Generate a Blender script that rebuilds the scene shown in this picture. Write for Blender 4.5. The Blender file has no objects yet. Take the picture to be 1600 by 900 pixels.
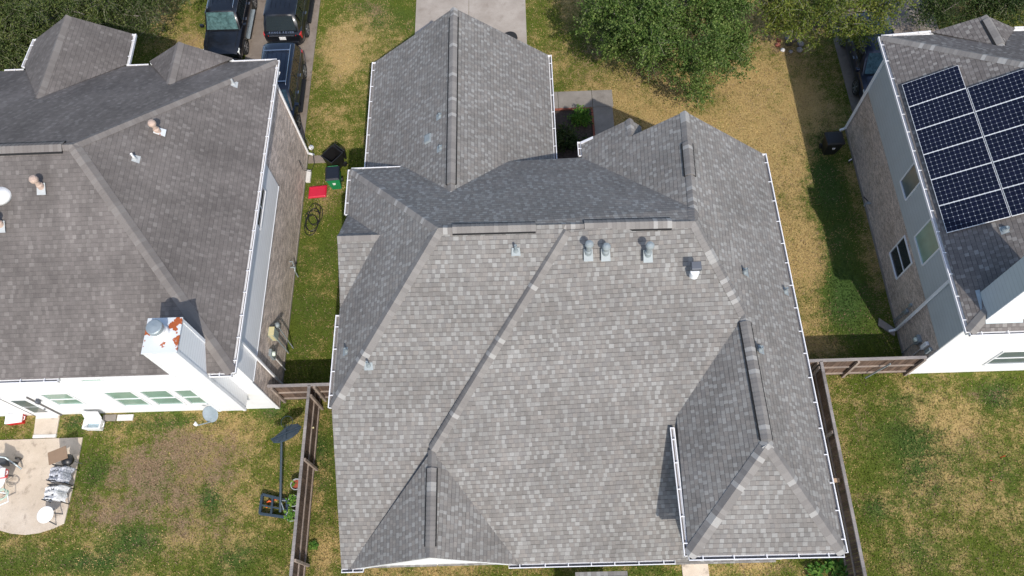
import bpy, bmesh, math, random
import numpy as np
from mathutils import Vector, Matrix
random.seed(7); rng=np.random.default_rng(7)
S=bpy.context.scene; COL=S.collection
# ---------------- camera ----------------
def nrm(v): return v/np.linalg.norm(v)
FPX=1205.0; CAMH=30.0
_dn=nrm(np.array([45.,-575.,-FPX])); _dy=nrm(np.array([-58.,2520.,-FPX]))
_Z=-_dn; _Y=nrm(_dy-_Z*np.dot(_dy,_Z)); _X=np.cross(_Y,_Z)
RC=np.array([_X,_Y,_Z])
cam=bpy.data.cameras.new('camera'); camo=bpy.data.objects.new('camera',cam); COL.objects.link(camo)
M=Matrix([list(r)+[0] for r in RC]+[[0,0,0,1]]); M.translation=Vector((0,0,CAMH)); camo.matrix_world=M
cam.sensor_width=36; cam.lens=36*FPX/1600; cam.clip_end=2000; cam.clip_start=.1
S.camera=camo
# ---------------- world, sun, exposure ----------------
SUNV=Vector((.28,-.90,1.0)).normalized()          # towards the sun
elev=math.asin(SUNV.z); az=math.atan2(SUNV.x,SUNV.y)
w=bpy.data.worlds.new("World"); S.world=w; w.use_nodes=True
nt=w.node_tree; bg=nt.nodes['Background']; sky=nt.nodes.new('ShaderNodeTexSky')
sky.sky_type='NISHITA'; sky.sun_disc=False; sky.sun_elevation=elev; sky.sun_rotation=az
sky.air_density=1.0; sky.dust_density=1.5; sky.ozone_density=1.0
nt.links.new(sky.outputs[0],bg.inputs[0]); bg.inputs[1].default_value=.145
sl=bpy.data.lights.new('sun','SUN'); sl.energy=2.75; sl.angle=math.radians(.5); sl.color=(1,.935,.85)
so=bpy.data.objects.new('sun',sl); COL.objects.link(so); so.rotation_euler=SUNV.to_track_quat('Z','Y').to_euler(); so.location=(0,0,60)
S.view_settings.view_transform='Standard'; S.view_settings.look='None'; S.view_settings.exposure=.47; S.view_settings.gamma=1
S.render.resolution_x=1024; S.render.resolution_y=576
# ---------------- photo geometry: pixel -> place ----------------
def ray(px,py): return RC@np.array([px-800.,450.-py,-FPX])
def at(px,py,z):
    d=ray(px,py); return Vector(np.array([0,0,CAMH])+d*((CAMH-z)/-d[2]))
def atx(px,py,x):
    d=ray(px,py); return Vector(np.array([0,0,CAMH])+d*(x/d[0]))
def aty(px,py,y):
    d=ray(px,py); return Vector(np.array([0,0,CAMH])+d*(y/d[1]))
def onplane(px,py,P):   # P=(point, normal)
    d=Vector(ray(px,py)); o=Vector((0,0,CAMH)); p,n=P
    return o+d*((p-o).dot(n)/d.dot(n))
# ---------------- materials ----------------
MAT={}
class N:
    def __init__(s,name):
        s.m=bpy.data.materials.new(name); s.m.use_nodes=True; s.t=s.m.node_tree; s.b=s.t.nodes['Principled BSDF']; MAT[name]=s.m
    def n(s,ty,**k):
        x=s.t.nodes.new('ShaderNode'+ty)
        for a,b in k.items(): setattr(x,a,b)
        return x
    def l(s,a,b): s.t.links.new(a,b)
    def val(s,x,sock):
        if hasattr(x,'is_output') or isinstance(x,bpy.types.NodeSocket): s.l(x,sock)
        else: sock.default_value=x
    def math(s,op,a,b=0.,c=None,clamp=False):
        x=s.n('Math',operation=op); x.use_clamp=clamp; s.val(a,x.inputs[0]); s.val(b,x.inputs[1])
        if c is not None: s.val(c,x.inputs[2])
        return x.outputs[0]
    def mix(s,f,a,b,bt='MIX'):
        x=s.n('Mix',data_type='RGBA',blend_type=bt); s.val(f,x.inputs[0])
        for v,i in((a,6),(b,7)):
            if isinstance(v,tuple): v=(v+(1,))[:4]
            s.val(v,x.inputs[i])
        return x.outputs[2]
    def noise(s,vec,scale,det=2,rough=.5,dim='3D'):
        x=s.n('TexNoise',noise_dimensions=dim); x.inputs['Scale'].default_value=scale; x.inputs['Detail'].default_value=det; x.inputs['Roughness'].default_value=rough
        if vec is not None: s.l(vec,x.inputs['Vector'])
        return x.outputs['Fac']
    def wn(s,a,b=None):
        x=s.n('TexWhiteNoise',noise_dimensions='2D' if b is not None else '1D')
        if b is not None:
            c=s.n('CombineXYZ'); s.val(a,c.inputs[0]); s.val(b,c.inputs[1]); s.l(c.outputs[0],x.inputs['Vector'])
        else: s.val(a,x.inputs['W'])
        return x.outputs['Value']
    def ramp(s,f,stops,interp='LINEAR'):
        x=s.n('ValToRGB'); r=x.color_ramp; r.interpolation=interp
        while len(r.elements)<len(stops): r.elements.new(.5)
        for e,(p,c) in zip(r.elements,stops): e.position=p; e.color=tuple(c)+(1,)
        s.val(f,x.inputs[0]); return x.outputs[0]
    def uv(s):
        x=s.n('UVMap'); x.uv_map='UVMap'; y=s.n('SeparateXYZ'); s.l(x.outputs[0],y.inputs[0]); return x.outputs[0],y.outputs[0],y.outputs[1]
    def pos(s): return s.n('NewGeometry').outputs['Position']
    def ss(s,v,a,b):
        x=s.n('MapRange',interpolation_type='SMOOTHSTEP'); s.val(v,x.inputs[0]); x.inputs[1].default_value=a; x.inputs[2].default_value=b; return x.outputs[0]
    def bump(s,h,strength=.5,dist=.02):
        x=s.n('Bump'); x.inputs['Strength'].default_value=strength; x.inputs['Distance'].default_value=dist; s.l(h,x.inputs['Height']); s.l(x.outputs[0],s.b.inputs['Normal'])
    def out(s,col,rough=.9,metal=0,spec=None):
        if isinstance(col,tuple): s.b.inputs['Base Color'].default_value=(col+(1,))[:4]
        else: s.l(col,s.b.inputs['Base Color'])
        s.b.inputs['Roughness'].default_value=rough; s.b.inputs['Metallic'].default_value=metal
        if spec is not None: s.b.inputs['Specular IOR Level'].default_value=spec
        return s.m
def plain(name,col,rough=.6,metal=0,var=.12,spec=None,scale=6):
    s=N(name); nz=s.noise(s.pos(),scale,4,.6)
    c=s.mix(nz,tuple(x*(1-var) for x in col),tuple(min(1,x*(1+var)) for x in col))
    return s.out(c,rough,metal,spec)
def shingle(name,tones,dark,seam_shadow=.55,streak=0,warmth=(1,1,1),ex=.148,blot=.10):
    s=N(name); uv,u,v=s.uv()
    rw=s.math('DIVIDE',v,ex); row=s.math('FLOOR',rw); f=s.math('FRACT',rw)
    r1=s.wn(row); uu=s.math('ADD',s.math('DIVIDE',u,.140),s.math('MULTIPLY',r1,7.3))
    wob=s.math('MULTIPLY',s.math('SINE',s.math('MULTIPLY',uu,1.7)),.17)
    uu=s.math('ADD',uu,wob); cell=s.math('FLOOR',uu); fu=s.math('FRACT',uu)
    h=s.wn(cell,row)
    par=s.math('FLOORED_MODULO',cell,2.); h2=s.wn(s.math('ADD',cell,57.),row)
    col=s.mix(s.math('MULTIPLY',par,s.math('LESS_THAN',s.wn(cell,s.math('ADD',row,11.)),.85)),s.ramp(h2,dark,'CONSTANT'),s.ramp(h,tones,'CONSTANT'))
    # granules, dirt
    g=s.noise(s.pos(),55,3,.7); col=s.mix(1.0,col,s.ramp(g,[(0.25,(.80,.80,.80)),(.75,(1.18,1.18,1.18))]),'MULTIPLY')
    big=s.noise(s.pos(),.55,5,.6); col=s.mix(1.0,col,s.ramp(big,[(.3,(1-blot,)*3),(.7,(1+blot,)*3)]),'MULTIPLY')
    med=s.noise(s.pos(),3.2,4,.6); col=s.mix(1.0,col,s.ramp(med,[(.3,(1-blot*.6,)*3),(.7,(1+blot*.6,)*3)]),'MULTIPLY')
    if streak:
        mp=s.n('Mapping'); mp.inputs['Scale'].default_value=(.9,.16,1); s.l(uv,mp.inputs[0])
        st=s.noise(mp.outputs[0],1.0,5,.6); col=s.mix(1.0,col,s.ramp(st,[(.32,(1-streak*.8,)*3),(.5,(1.0,)*3),(.68,(1.0+streak*.75,)*3)]),'MULTIPLY')
    # gap and shadow line painted under each course's butt edge, wider under some tabs
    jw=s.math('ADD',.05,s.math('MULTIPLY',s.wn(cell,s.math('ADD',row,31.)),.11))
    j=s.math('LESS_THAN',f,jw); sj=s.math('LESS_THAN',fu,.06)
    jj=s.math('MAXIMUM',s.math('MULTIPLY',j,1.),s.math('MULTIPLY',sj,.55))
    col=s.mix(s.math('MULTIPLY',jj,1-seam_shadow),col,(.03,.028,.03))
    hh=s.math('ADD',s.math('MULTIPLY',s.math('SUBTRACT',1.,f),.7),s.math('MULTIPLY',h,.5))
    hh=s.math('ADD',hh,s.math('MULTIPLY',g,.2))
    s.bump(hh,.55,.012)
    return s.out(col,.93,0,.25)
shingle('shingle_grey',[(0,(.213,.203,.188)),(.18,(.232,.224,.209)),(.36,(.252,.246,.231)),(.60,(.276,.271,.256)),(.84,(.228,.212,.194))],[(0,(.184,.173,.160)),(.3,(.200,.188,.174)),(.55,(.191,.182,.172)),(.74,(.212,.197,.181)),(.90,(.232,.224,.210))],seam_shadow=.40,blot=.12)
shingle('shingle_brown',[(0,(.142,.127,.118)),(.3,(.156,.140,.130)),(.6,(.168,.152,.141)),(.85,(.186,.170,.158))],[(0,(.134,.120,.112)),(.5,(.147,.132,.123))],seam_shadow=.66,streak=.22,blot=.15)
shingle('shingle_tan',[(0,(.165,.150,.14)),(.3,(.19,.176,.165)),(.6,(.215,.20,.187)),(.85,(.25,.236,.22))],[(0,(.14,.126,.118)),(.5,(.158,.143,.134))],seam_shadow=.35,blot=.12)
def capmat(name,tones):
    s=N(name); uv,u,v=s.uv(); at_=s.n('Attribute'); at_.attribute_name='seg'
    h=s.wn(at_.outputs['Fac']); col=s.ramp(h,tones,'CONSTANT')
    g=s.noise(s.pos(),55,3,.7); col=s.mix(1.0,col,s.ramp(g,[(0.25,(.82,)*3),(.75,(1.16,)*3)]),'MULTIPLY')
    s.bump(g,.3,.01); return s.out(col,.93,0,.25)
capmat('cap_grey',[(0,(.195,.183,.172)),(.35,(.215,.203,.19)),(.66,(.235,.222,.208)),(.86,(.33,.322,.305))])
capmat('cap_brown',[(0,(.172,.156,.145)),(.4,(.188,.171,.159)),(.8,(.205,.189,.176))])
def siding(name,base,gap=.17,dirt=.06):
    s=N(name); uv,u,v=s.uv(); r=s.math('DIVIDE',v,gap); f=s.math('FRACT',r)
    j=s.math('LESS_THAN',f,.10); nz=s.noise(s.pos(),1.6,5,.6)
    c=s.mix(nz,tuple(x*(1-dirt*2) for x in base),base); c=s.mix(s.math('MULTIPLY',j,.30),c,tuple(x*.3 for x in base))
    s.bump(s.math('SUBTRACT',1.,f),.5,.012); return s.out(c,.55)
siding('siding_white',(.86,.87,.87)); siding('siding_shaded',(.50,.545,.55),.19,.1)  # the right house's grey siding has shade and sky tint mixed into its colour
def brick(name,c1,c2,mortar,sc=1.,var=.5):
    s=N(name); uv,u,v=s.uv(); b=s.n('TexBrick'); s.l(uv,b.inputs['Vector']); b.inputs['Scale'].default_value=1
    b.inputs['Brick Width'].default_value=.23*sc; b.inputs['Row Height'].default_value=.078*sc; b.inputs['Mortar Size'].default_value=.009; b.inputs['Mortar Smooth'].default_value=.1
    b.inputs['Color1'].default_value=c1+(1,); b.inputs['Color2'].default_value=c2+(1,); b.inputs['Mortar'].default_value=mortar+(1,); b.inputs['Bias'].default_value=-.1
    nz=s.noise(s.pos(),1.3,5,.65); col=s.mix(1.0,b.outputs[0],s.ramp(nz,[(.3,(.82,.8,.78)),(.7,(1.15,1.15,1.17))]),'MULTIPLY')
    g=s.noise(s.pos(),20,4,.8); col=s.mix(1.0,col,s.ramp(g,[(.36,(.68,)*3),(.64,(1.32,)*3)]),'MULTIPLY')
    s.bump(b.outputs['Fac'],-.4,.01); return s.out(col,.9)
brick('brick_buff',(.78,.66,.56),(.34,.27,.23),(.56,.50,.45)); brick('brick_taupe',(.62,.51,.42),(.30,.25,.21),(.48,.43,.38),.8)
brick('brick_front',(.30,.22,.18),(.20,.13,.11),(.33,.31,.29))
plain('white_trim',(.80,.81,.82),.45,0,.04); plain('gutter_white',(.82,.82,.83),.4,0,.08,scale=9)
plain('gutter_inside',(.16,.15,.145),.8,0,.4,scale=14); plain('black_void',(.012,.012,.012),.9)
plain('galvanised',(.32,.37,.39),.45,.35,.2); plain('vent_paint',(.265,.30,.31),.55,.1,.15); plain('vent_tan',(.48,.36,.29),.7,0,.2)
plain('white_paint',(.78,.78,.77),.5,0,.06); plain('dark_grey_metal',(.10,.11,.13),.5,.3); plain('lead_boot',(.42,.44,.44),.7,0,.2)
plain('rust',(.28,.075,.02),.9,0,.4,scale=20)
def conc(name,a,b,st=(.5,.45,.4),amt=.5,joints=None):
    s=N(name); p=s.pos(); n1=s.noise(p,.7,6,.65); c=s.mix(s.ss(n1,.35,.7),a,b)
    n2=s.noise(p,2.2,6,.7); c=s.mix(s.math('MULTIPLY',s.ss(n2,.52,.72),amt),c,tuple(x*y for x,y in zip(a,st)))
    g=s.noise(p,45,3,.7); c=s.mix(1.0,c,s.ramp(g,[(.3,(.86,)*3),(.7,(1.12,)*3)]),'MULTIPLY'); s.bump(g,.25,.01); return s.out(c,.9)
conc('concrete_drive',(.33,.285,.24),(.42,.37,.32),amt=.3); conc('concrete_walk',(.22,.198,.172),(.29,.262,.232),amt=.4); conc('concrete_patio',(.50,.42,.33),(.60,.52,.43),(.42,.40,.40),.75)
conc('concrete_brown',(.19,.155,.125),(.26,.22,.185),amt=.6); conc('concrete_white',(.60,.58,.55),(.70,.69,.66),amt=.3)
def wood(name,a,b,pk=.14,horizontal=False):
    s=N(name); uv,u,v=s.uv(); cell=s.math('FLOOR',s.math('DIVIDE',v if horizontal else u,pk)); h=s.wn(cell)
    mp=s.n('Mapping'); mp.inputs['Scale'].default_value=(3,40,1) if horizontal else (40,3,1); s.l(uv,mp.inputs[0])
    g=s.noise(mp.outputs[0],1.,4,.6); c=s.mix(h,a,b); c=s.mix(1.0,c,s.ramp(g,[(.3,(.72,)*3),(.7,(1.2,)*3)]),'MULTIPLY')
    n=s.noise(s.pos(),1.1,4,.6); c=s.mix(1.0,c,s.ramp(n,[(.3,(.75,.75,.78)),(.7,(1.2,1.15,1.1))]),'MULTIPLY'); s.bump(g,.3,.01); return s.out(c,.9)
wood('fence_board',(.085,.055,.04),(.17,.115,.085)); wood('fence_rail',(.24,.195,.165),(.33,.28,.24),.5,True); wood('fence_rail_grey',(.20,.185,.175),(.30,.28,.27),.5,True); wood('new_wood',(.45,.32,.22),(.5,.37,.26),.5,True)
s=N('soil_mulch'); n1=s.noise(s.pos(),9,5,.7); s.out(s.ramp(n1,[(.3,(.03,.022,.018)),(.6,(.075,.055,.045)),(.8,(.14,.11,.09))]),.95)
# glass etc
def gl(name,col,rough=.06,spec=.8):
    s=N(name); nz=s.noise(s.pos(),2.4,3,.5); return s.out(s.mix(nz,tuple(x*.75 for x in col),tuple(x*1.3 for x in col)),rough,0,spec)
gl('window_green',(.22,.34,.28),.15); gl('window_dark',(.03,.035,.045),.08); gl('window_grey',(.12,.15,.16),.12); gl('car_glass',(.015,.02,.022),.03,1.); 
for nm,c in(('windshield_glass',(.07,.13,.13)),('windshield_blue',(.07,.14,.17))):
    s=N(nm); nz=s.noise(s.pos(),5,6,.7); s.out(s.ramp(nz,[(.30,tuple(x*.35 for x in c)),(.5,c),(.72,tuple(x*1.7 for x in c))]),.06,0,1.)  # mottled reflections painted into the glass colour
def carpaint(name,col):
    s=N(name); s.b.inputs['Coat Weight'].default_value=.8; s.b.inputs['Coat Roughness'].default_value=.04
    nz=s.noise(s.pos(),3,6,.7); return s.out(s.mix(s.ss(nz,.45,.8),col,tuple(x*1.8+.006 for x in col)),.35,.1,.5)
carpaint('car_black',(.007,.008,.011)); carpaint('car_navy',(.006,.010,.022)); carpaint('car_blue',(.010,.016,.040))
plain('tyre',(.018,.018,.018),.85); plain('rim',(.42,.43,.45),.3,.8); plain('chrome',(.65,.66,.68),.15,.95,.05); plain('lamp_clear',(.72,.74,.70),.15,0,.2,scale=20); plain('lamp_red',(.45,.03,.03),.2,0,.3,scale=20); plain('lamp_orange',(.7,.2,.03),.3); plain('plate_white',(.75,.75,.75),.5,0,.05)
plain('black_plastic',(.014,.014,.015),.38,0,.3,.5); plain('grey_plastic',(.07,.075,.08),.5); plain('navy_lid',(.012,.016,.026),.4,0,.2); plain('green_plastic',(.012,.24,.085),.4,0,.12); plain('red_plastic',(.55,.018,.05),.35,0,.12); plain('cooler_red',(.62,.015,.03),.35,0,.1); plain('cooler_white',(.82,.82,.82),.4,0,.04); plain('pale_blue_plastic',(.55,.68,.72),.35,0,.1); plain('hoop_navy',(.035,.055,.075),.45,.1,.2); plain('orange_plastic',(.75,.12,.03),.5)
plain('cardboard',(.22,.15,.10),.9,0,.15); plain('terracotta',(.33,.07,.035),.8); plain('pot_grey',(.36,.38,.38),.7); plain('stone_grey',(.30,.27,.25),.9,0,.3); plain('brick_red',(.26,.085,.055),.9,0,.3); plain('meter_box_tan',(.55,.50,.28),.7,0,.15); plain('meter_box_green',(.30,.36,.32),.7,0,.1); plain('meter_glass',(.62,.68,.58),.3); plain('mint_plastic',(.42,.60,.50),.5)
s=N('plastic_sheet'); n1=s.noise(s.pos(),16,5,.7); s.bump(n1,.9,.04); s.out(s.ramp(n1,[(.30,(.07,.075,.095)),(.46,(.30,.32,.37)),(.66,(.72,.73,.77))]),.3)
s=N('white_sheet'); n1=s.noise(s.pos(),14,5,.7); s.bump(n1,.9,.04); s.out(s.ramp(n1,[(.30,(.34,.35,.38)),(.5,(.70,.71,.72)),(.7,(.80,.80,.80))]),.35)
# solar panel: dark cells with pale busbar grid and the diamonds between clipped cells (panel UV 0..12 x 0..6)
s=N('solar_cells'); x=s.n('UVMap'); x.uv_map='UVMap'; y=s.n('SeparateXYZ'); s.l(x.outputs[0],y.inputs[0])
def ctr(v): return s.math('ABSOLUTE',s.math('SUBTRACT',s.math('FRACT',v),.5))
cu,cv=ctr(y.outputs[0]),ctr(y.outputs[1])
line=s.math('GREATER_THAN',s.math('MAXIMUM',cu,cv),.478); dia=s.math('GREATER_THAN',s.math('ADD',cu,cv),.90)
hh=s.wn(s.math('FLOOR',y.outputs[0]),s.math('FLOOR',y.outputs[1]))
c=s.mix(hh,(.004,.006,.017),(.007,.009,.024)); c=s.mix(s.math('MULTIPLY',line,.22),c,(.55,.58,.66)); c=s.mix(dia,c,(.62,.66,.72)); s.out(c,.22,0,.25)
# leaves
def leafmat(name,a,b,c_):
    s=N(name); at_=s.n('Attribute'); at_.attribute_name='seg'; h=s.wn(at_.outputs['Fac'])
    c=s.ramp(h,[(0,a),(.45,b),(.9,c_)]); g=s.noise(s.pos(),.9,3,.5); c=s.mix(1.0,c,s.ramp(g,[(.3,(.75,.8,.8)),(.7,(1.2,1.15,1.0))]),'MULTIPLY'); s.b.inputs['Transmission Weight'].default_value=0
    m=s.out(c,.6,0,.12)
    tr=s.n('BsdfTranslucent'); s.l(c,tr.inputs[0]); mx=s.n('MixShader'); mx.inputs[0].default_value=.14
    o=[n for n in s.t.nodes if n.type=='OUTPUT_MATERIAL'][0]; s.l(s.b.outputs[0],mx.inputs[1]); s.l(tr.outputs[0],mx.inputs[2]); s.l(mx.outputs[0],o.inputs[0]); return m
leafmat('leaf_oak',(.036,.074,.015),(.078,.135,.028),(.17,.225,.075)); leafmat('leaf_yellowgreen',(.06,.10,.018),(.12,.165,.028),(.20,.21,.05)); leafmat('leaf_bright',(.04,.12,.02),(.08,.19,.03),(.16,.26,.05)); leafmat('leaf_dark',(.022,.045,.014),(.045,.08,.025),(.09,.12,.045)); leafmat('leaf_elm',(.030,.055,.014),(.062,.092,.026),(.13,.155,.055))
s=N('bark'); n1=s.noise(s.pos(),12,5,.7); s.bump(n1,.8,.03); s.out(s.ramp(n1,[(.3,(.12,.10,.085)),(.7,(.30,.27,.24))]),.9)
plain('twig',(.20,.20,.13),.8)
# grass blades and lawn
GREEN=[(.060,.090,.012),(.115,.140,.020)]; DRY=[(.30,.21,.085),(.46,.34,.15)]; BARE=[(.18,.122,.075),(.27,.195,.13)]
s=N('lawn_ground'); p=s.pos()
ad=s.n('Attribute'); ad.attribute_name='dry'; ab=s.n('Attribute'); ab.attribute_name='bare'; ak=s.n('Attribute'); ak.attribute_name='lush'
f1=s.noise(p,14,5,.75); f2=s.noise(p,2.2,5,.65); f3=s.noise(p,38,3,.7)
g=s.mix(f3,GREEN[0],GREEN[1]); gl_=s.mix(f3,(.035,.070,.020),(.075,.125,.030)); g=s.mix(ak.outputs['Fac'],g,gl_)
d=s.mix(f3,DRY[0],DRY[1]); b_=s.mix(f3,BARE[0],BARE[1])
fd=s.math('ADD',ad.outputs['Fac'],s.math('ADD',s.math('MULTIPLY',s.math('SUBTRACT',f1,.5),1.3),s.math('MULTIPLY',s.math('SUBTRACT',f2,.5),1.5)))
c=s.mix(s.ss(fd,.22,.80),g,d)
fb=s.math('ADD',ab.outputs['Fac'],s.math('ADD',s.math('MULTIPLY',s.math('SUBTRACT',f1,.5),1.2),s.math('MULTIPLY',s.math('SUBTRACT',f2,.5),1.2)))
c=s.mix(s.ss(fb,.35,.75),c,b_)
f4=s.noise(p,24,2,.6); c=s.mix(1.0,c,s.ramp(f4,[(.3,(.70,.70,.70)),(.68,(1.25,1.25,1.2))]),'MULTIPLY')
s.bump(f1,.6,.05); s.out(c,.95,0,.15)
s=N('grass_blade'); at_=s.n('Attribute'); at_.attribute_name='tint'; s.out(at_.outputs['Color'],.8,0,.2)
# ---------------- mesh builder ----------------
def wloc(o):
    v=Vector((0,0,0))
    while o is not None: v+=o.location; o=o.parent
    return v
class MB:
    def __init__(s): s.v=[]; s.f=[]; s.uvn=[]; s.seg=[]; s.mi=[]; s.uvx={}
    def poly(s,pts,n=None,seg=0,mi=0,uv=None):
        i=len(s.v); s.v+= [tuple(p) for p in pts]; s.f.append(tuple(range(i,i+len(pts)))); s.uvn.append(n); s.seg.append(seg); s.mi.append(mi)
        if uv: s.uvx[len(s.f)-1]=uv
        return s
    def box(s,a,b,seg=0,mi=0,bev=0):
        x0,y0,z0=a; x1,y1,z1=b
        c=[(x0,y0,z0),(x1,y0,z0),(x1,y1,z0),(x0,y1,z0),(x0,y0,z1),(x1,y0,z1),(x1,y1,z1),(x0,y1,z1)]
        return s.hexa(c,seg,mi)
    def hexa(s,c,seg=0,mi=0):
        for q in((3,2,1,0),(4,5,6,7),(0,1,5,4),(1,2,6,5),(2,3,7,6),(3,0,4,7)): s.poly([c[k] for k in q],None,seg,mi)
        return s
    def beam(s,p,q,w,h,up=(0,0,1),seg=0,mi=0):    # box along p->q
        p=Vector(p);q=Vector(q); d=(q-p).normalized(); up=Vector(up); sd=d.cross(up)
        if sd.length<1e-4: sd=d.cross(Vector((0,1,0)))
        sd.normalize(); u=sd.cross(d).normalized(); c=[]
        for e,o in((p,0),(q,0)):
            pass
        c=[p-sd*w/2-u*h/2,p+sd*w/2-u*h/2,q+sd*w/2-u*h/2,q-sd*w/2-u*h/2,p-sd*w/2+u*h/2,p+sd*w/2+u*h/2,q+sd*w/2+u*h/2,q-sd*w/2+u*h/2]
        return s.hexa(c,seg,mi)
    def tube(s,pts,r,n=10,caps=True,seg=0,mi=0):
        pts=[Vector(p) for p in pts]; rs=r if isinstance(r,(list,tuple)) else [r]*len(pts); rings=[]
        prev=None
        for i,p in enumerate(pts):
            d=(pts[min(i+1,len(pts)-1)]-pts[max(i-1,0)]).normalized()
            if prev is None:
                a=d.cross(Vector((0,0,1))); 
                if a.length<.01: a=d.cross(Vector((0,1,0)))
            else: a=prev-d*prev.dot(d)
            a.normalize(); prev=a; b=d.cross(a)
            rings.append([p+(a*math.cos(2*math.pi*k/n)+b*math.sin(2*math.pi*k/n))*rs[i] for k in range(n)])
        base=len(s.v)
        for rg in rings: s.v+=[tuple(x) for x in rg]
        for i in range(len(rings)-1):
            for k in range(n):
                s.f.append((base+i*n+k,base+i*n+(k+1)%n,base+(i+1)*n+(k+1)%n,base+(i+1)*n+k)); s.uvn.append(None); s.seg.append(seg); s.mi.append(mi)
        if caps:
            for i,rv in((0,1),(len(rings)-1,0)):
                idx=[base+i*n+k for k in range(n)]; s.f.append(tuple(reversed(idx)) if rv else tuple(idx)); s.uvn.append(None); s.seg.append(seg); s.mi.append(mi)
        return s
    def lathe(s,c,prof,n=20,axis=(0,0,1),mi=0):   # prof [(r,h)]
        ax=Vector(axis).normalized(); c=Vector(c)
        return s.tube([c+ax*h for r,h in prof],[max(r,1e-4) for r,h in prof],n,True,0,mi) if len(set(h for r,h in prof))>=0 and False else s._lathe(c,prof,n,ax,mi)
    def _lathe(s,c,prof,n,ax,mi):
        a=ax.cross(Vector((1,0,0)));
        if a.length<.1: a=ax.cross(Vector((0,1,0)))
        a.normalize(); b=ax.cross(a); base=len(s.v)
        for r,h in prof: s.v+=[tuple(c+ax*h+(a*math.cos(2*math.pi*k/n)+b*math.sin(2*math.pi*k/n))*max(r,1e-4)) for k in range(n)]
        for i in range(len(prof)-1):
            for k in range(n):
                s.f.append((base+i*n+k,base+i*n+(k+1)%n,base+(i+1)*n+(k+1)%n,base+(i+1)*n+k)); s.uvn.append(None); s.seg.append(0); s.mi.append(mi)
        for i in(0,len(prof)-1):
            if prof[i][0]>1e-3:
                s.f.append(tuple(base+i*n+k for k in range(n))); s.uvn.append(None); s.seg.append(0); s.mi.append(mi)
        return s
    def loft(s,secs,caps=True,closed=True,mi=0):
        base=len(s.v); n=len(secs[0])
        for c in secs: s.v+=[tuple(p) for p in c]
        for i in range(len(secs)-1):
            for k in range(n if closed else n-1):
                s.f.append((base+i*n+k,base+i*n+(k+1)%n,base+(i+1)*n+(k+1)%n,base+(i+1)*n+k)); s.uvn.append(None); s.seg.append(0); s.mi.append(mi)
        if caps:
            for i in(0,len(secs)-1): s.f.append(tuple(base+i*n+k for k in range(n))); s.uvn.append(None); s.seg.append(0); s.mi.append(mi)
        return s
    def build(s,name,mat,parent=None,world=True,smooth=False,bevel=0,uvx=None,fix=True):
        me=bpy.data.meshes.new(name); off=wloc(parent) if (world and parent) else Vector((0,0,0))
        me.from_pydata([(a-off.x,b-off.y,c-off.z) for a,b,c in s.v],[],s.f)
        mats=mat if isinstance(mat,(list,tuple)) else [mat]
        for m in mats: me.materials.append(MAT[m])
        ul=me.uv_layers.new(name='UVMap'); sg=me.attributes.new('seg','FLOAT','FACE')
        sg.data.foreach_set('value',[float(x) for x in s.seg]); me.polygons.foreach_set('material_index',s.mi)
        me.update()
        for p in me.polygons:
            fi=p.index
            if fi in s.uvx:
                for li,uv in zip(p.loop_indices,s.uvx[fi]): ul.data[li].uv=uv
                continue
            n=Vector(s.uvn[fi]) if s.uvn[fi] is not None else p.normal
            if n.z<-.001 and abs(n.z)>.2: n=-n
            if abs(n.z)>.985: t=Vector((1,0,0)); q=Vector((0,1,0))
            else:
                t=Vector((-n.y,n.x,0)).normalized(); q=n.cross(t).normalized()
                if q.z<0: q=-q
            for li in p.loop_indices:
                co=Vector(s.v[me.loops[li].vertex_index]); ul.data[li].uv=(co.dot(t),co.dot(q))
        if fix:
            bm=bmesh.new(); bm.from_mesh(me)
            if smooth or bevel: bmesh.ops.remove_doubles(bm,verts=bm.verts,dist=1e-5)
            bmesh.ops.recalc_face_normals(bm,faces=bm.faces); bm.to_mesh(me); bm.free()
        if smooth: me.polygons.foreach_set('use_smooth',[True]*len(me.polygons))
        o=bpy.data.objects.new(name,me); COL.objects.link(o)
        if parent: o.parent=parent
        if bevel:
            b=o.modifiers.new('b','BEVEL'); b.width=bevel; b.segments=2; b.limit_method='ANGLE'; b.angle_limit=math.radians(35)
        return o
def tag(o,label=None,cat=None,group=None,kind=None):
    if label: o['label']=label
    if cat: o['category']=cat
    if group: o['group']=group
    if kind: o['kind']=kind
    return o
def thing(name,label,cat,loc=(0,0,0),rz=0,group=None):
    o=bpy.data.objects.new(name,None); COL.objects.link(o); o.location=loc; o.rotation_euler=(0,0,rz); o.empty_display_size=.3
    return tag(o,label,cat,group)
def copy_tree(o,parent=None):
    c=o.copy(); COL.objects.link(c)
    if parent is not None: c.parent=parent
    for ch in list(o.children): copy_tree(ch,c)
    return c
V=Vector
# =====================================================================
# GROUND
# =====================================================================
def gp(px,py): return at(px,py,0)
BLOBS=[] # x,y,rx,ry,d_dry,d_bare,d_lush
def blob(px,py,rx,ry,dry=0,bare=0,lush=0):
    p=gp(px,py); BLOBS.append((p.x,p.y,rx,ry,dry,bare,lush))
# front centre and right lawn
blob(1100,200,5.2,3.0,.42); blob(1180,160,3,3,.35); blob(1215,330,1.6,5,.38); blob(900,110,1.6,1.6,.2,.05); blob(1000,150,3,1.5,.35); blob(1240,470,1.2,3,.25); blob(1150,120,2,1.6,.25,.05); blob(925,70,1.6,1.3,-.1,.35); blob(980,60,2,2,0,.4)
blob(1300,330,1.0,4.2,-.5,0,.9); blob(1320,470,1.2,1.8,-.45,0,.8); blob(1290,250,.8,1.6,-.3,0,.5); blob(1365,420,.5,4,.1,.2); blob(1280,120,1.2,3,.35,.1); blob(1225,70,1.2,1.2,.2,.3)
blob(1290,540,2.2,.9,.2,.1); blob(1240,380,.5,3,.2)
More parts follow.
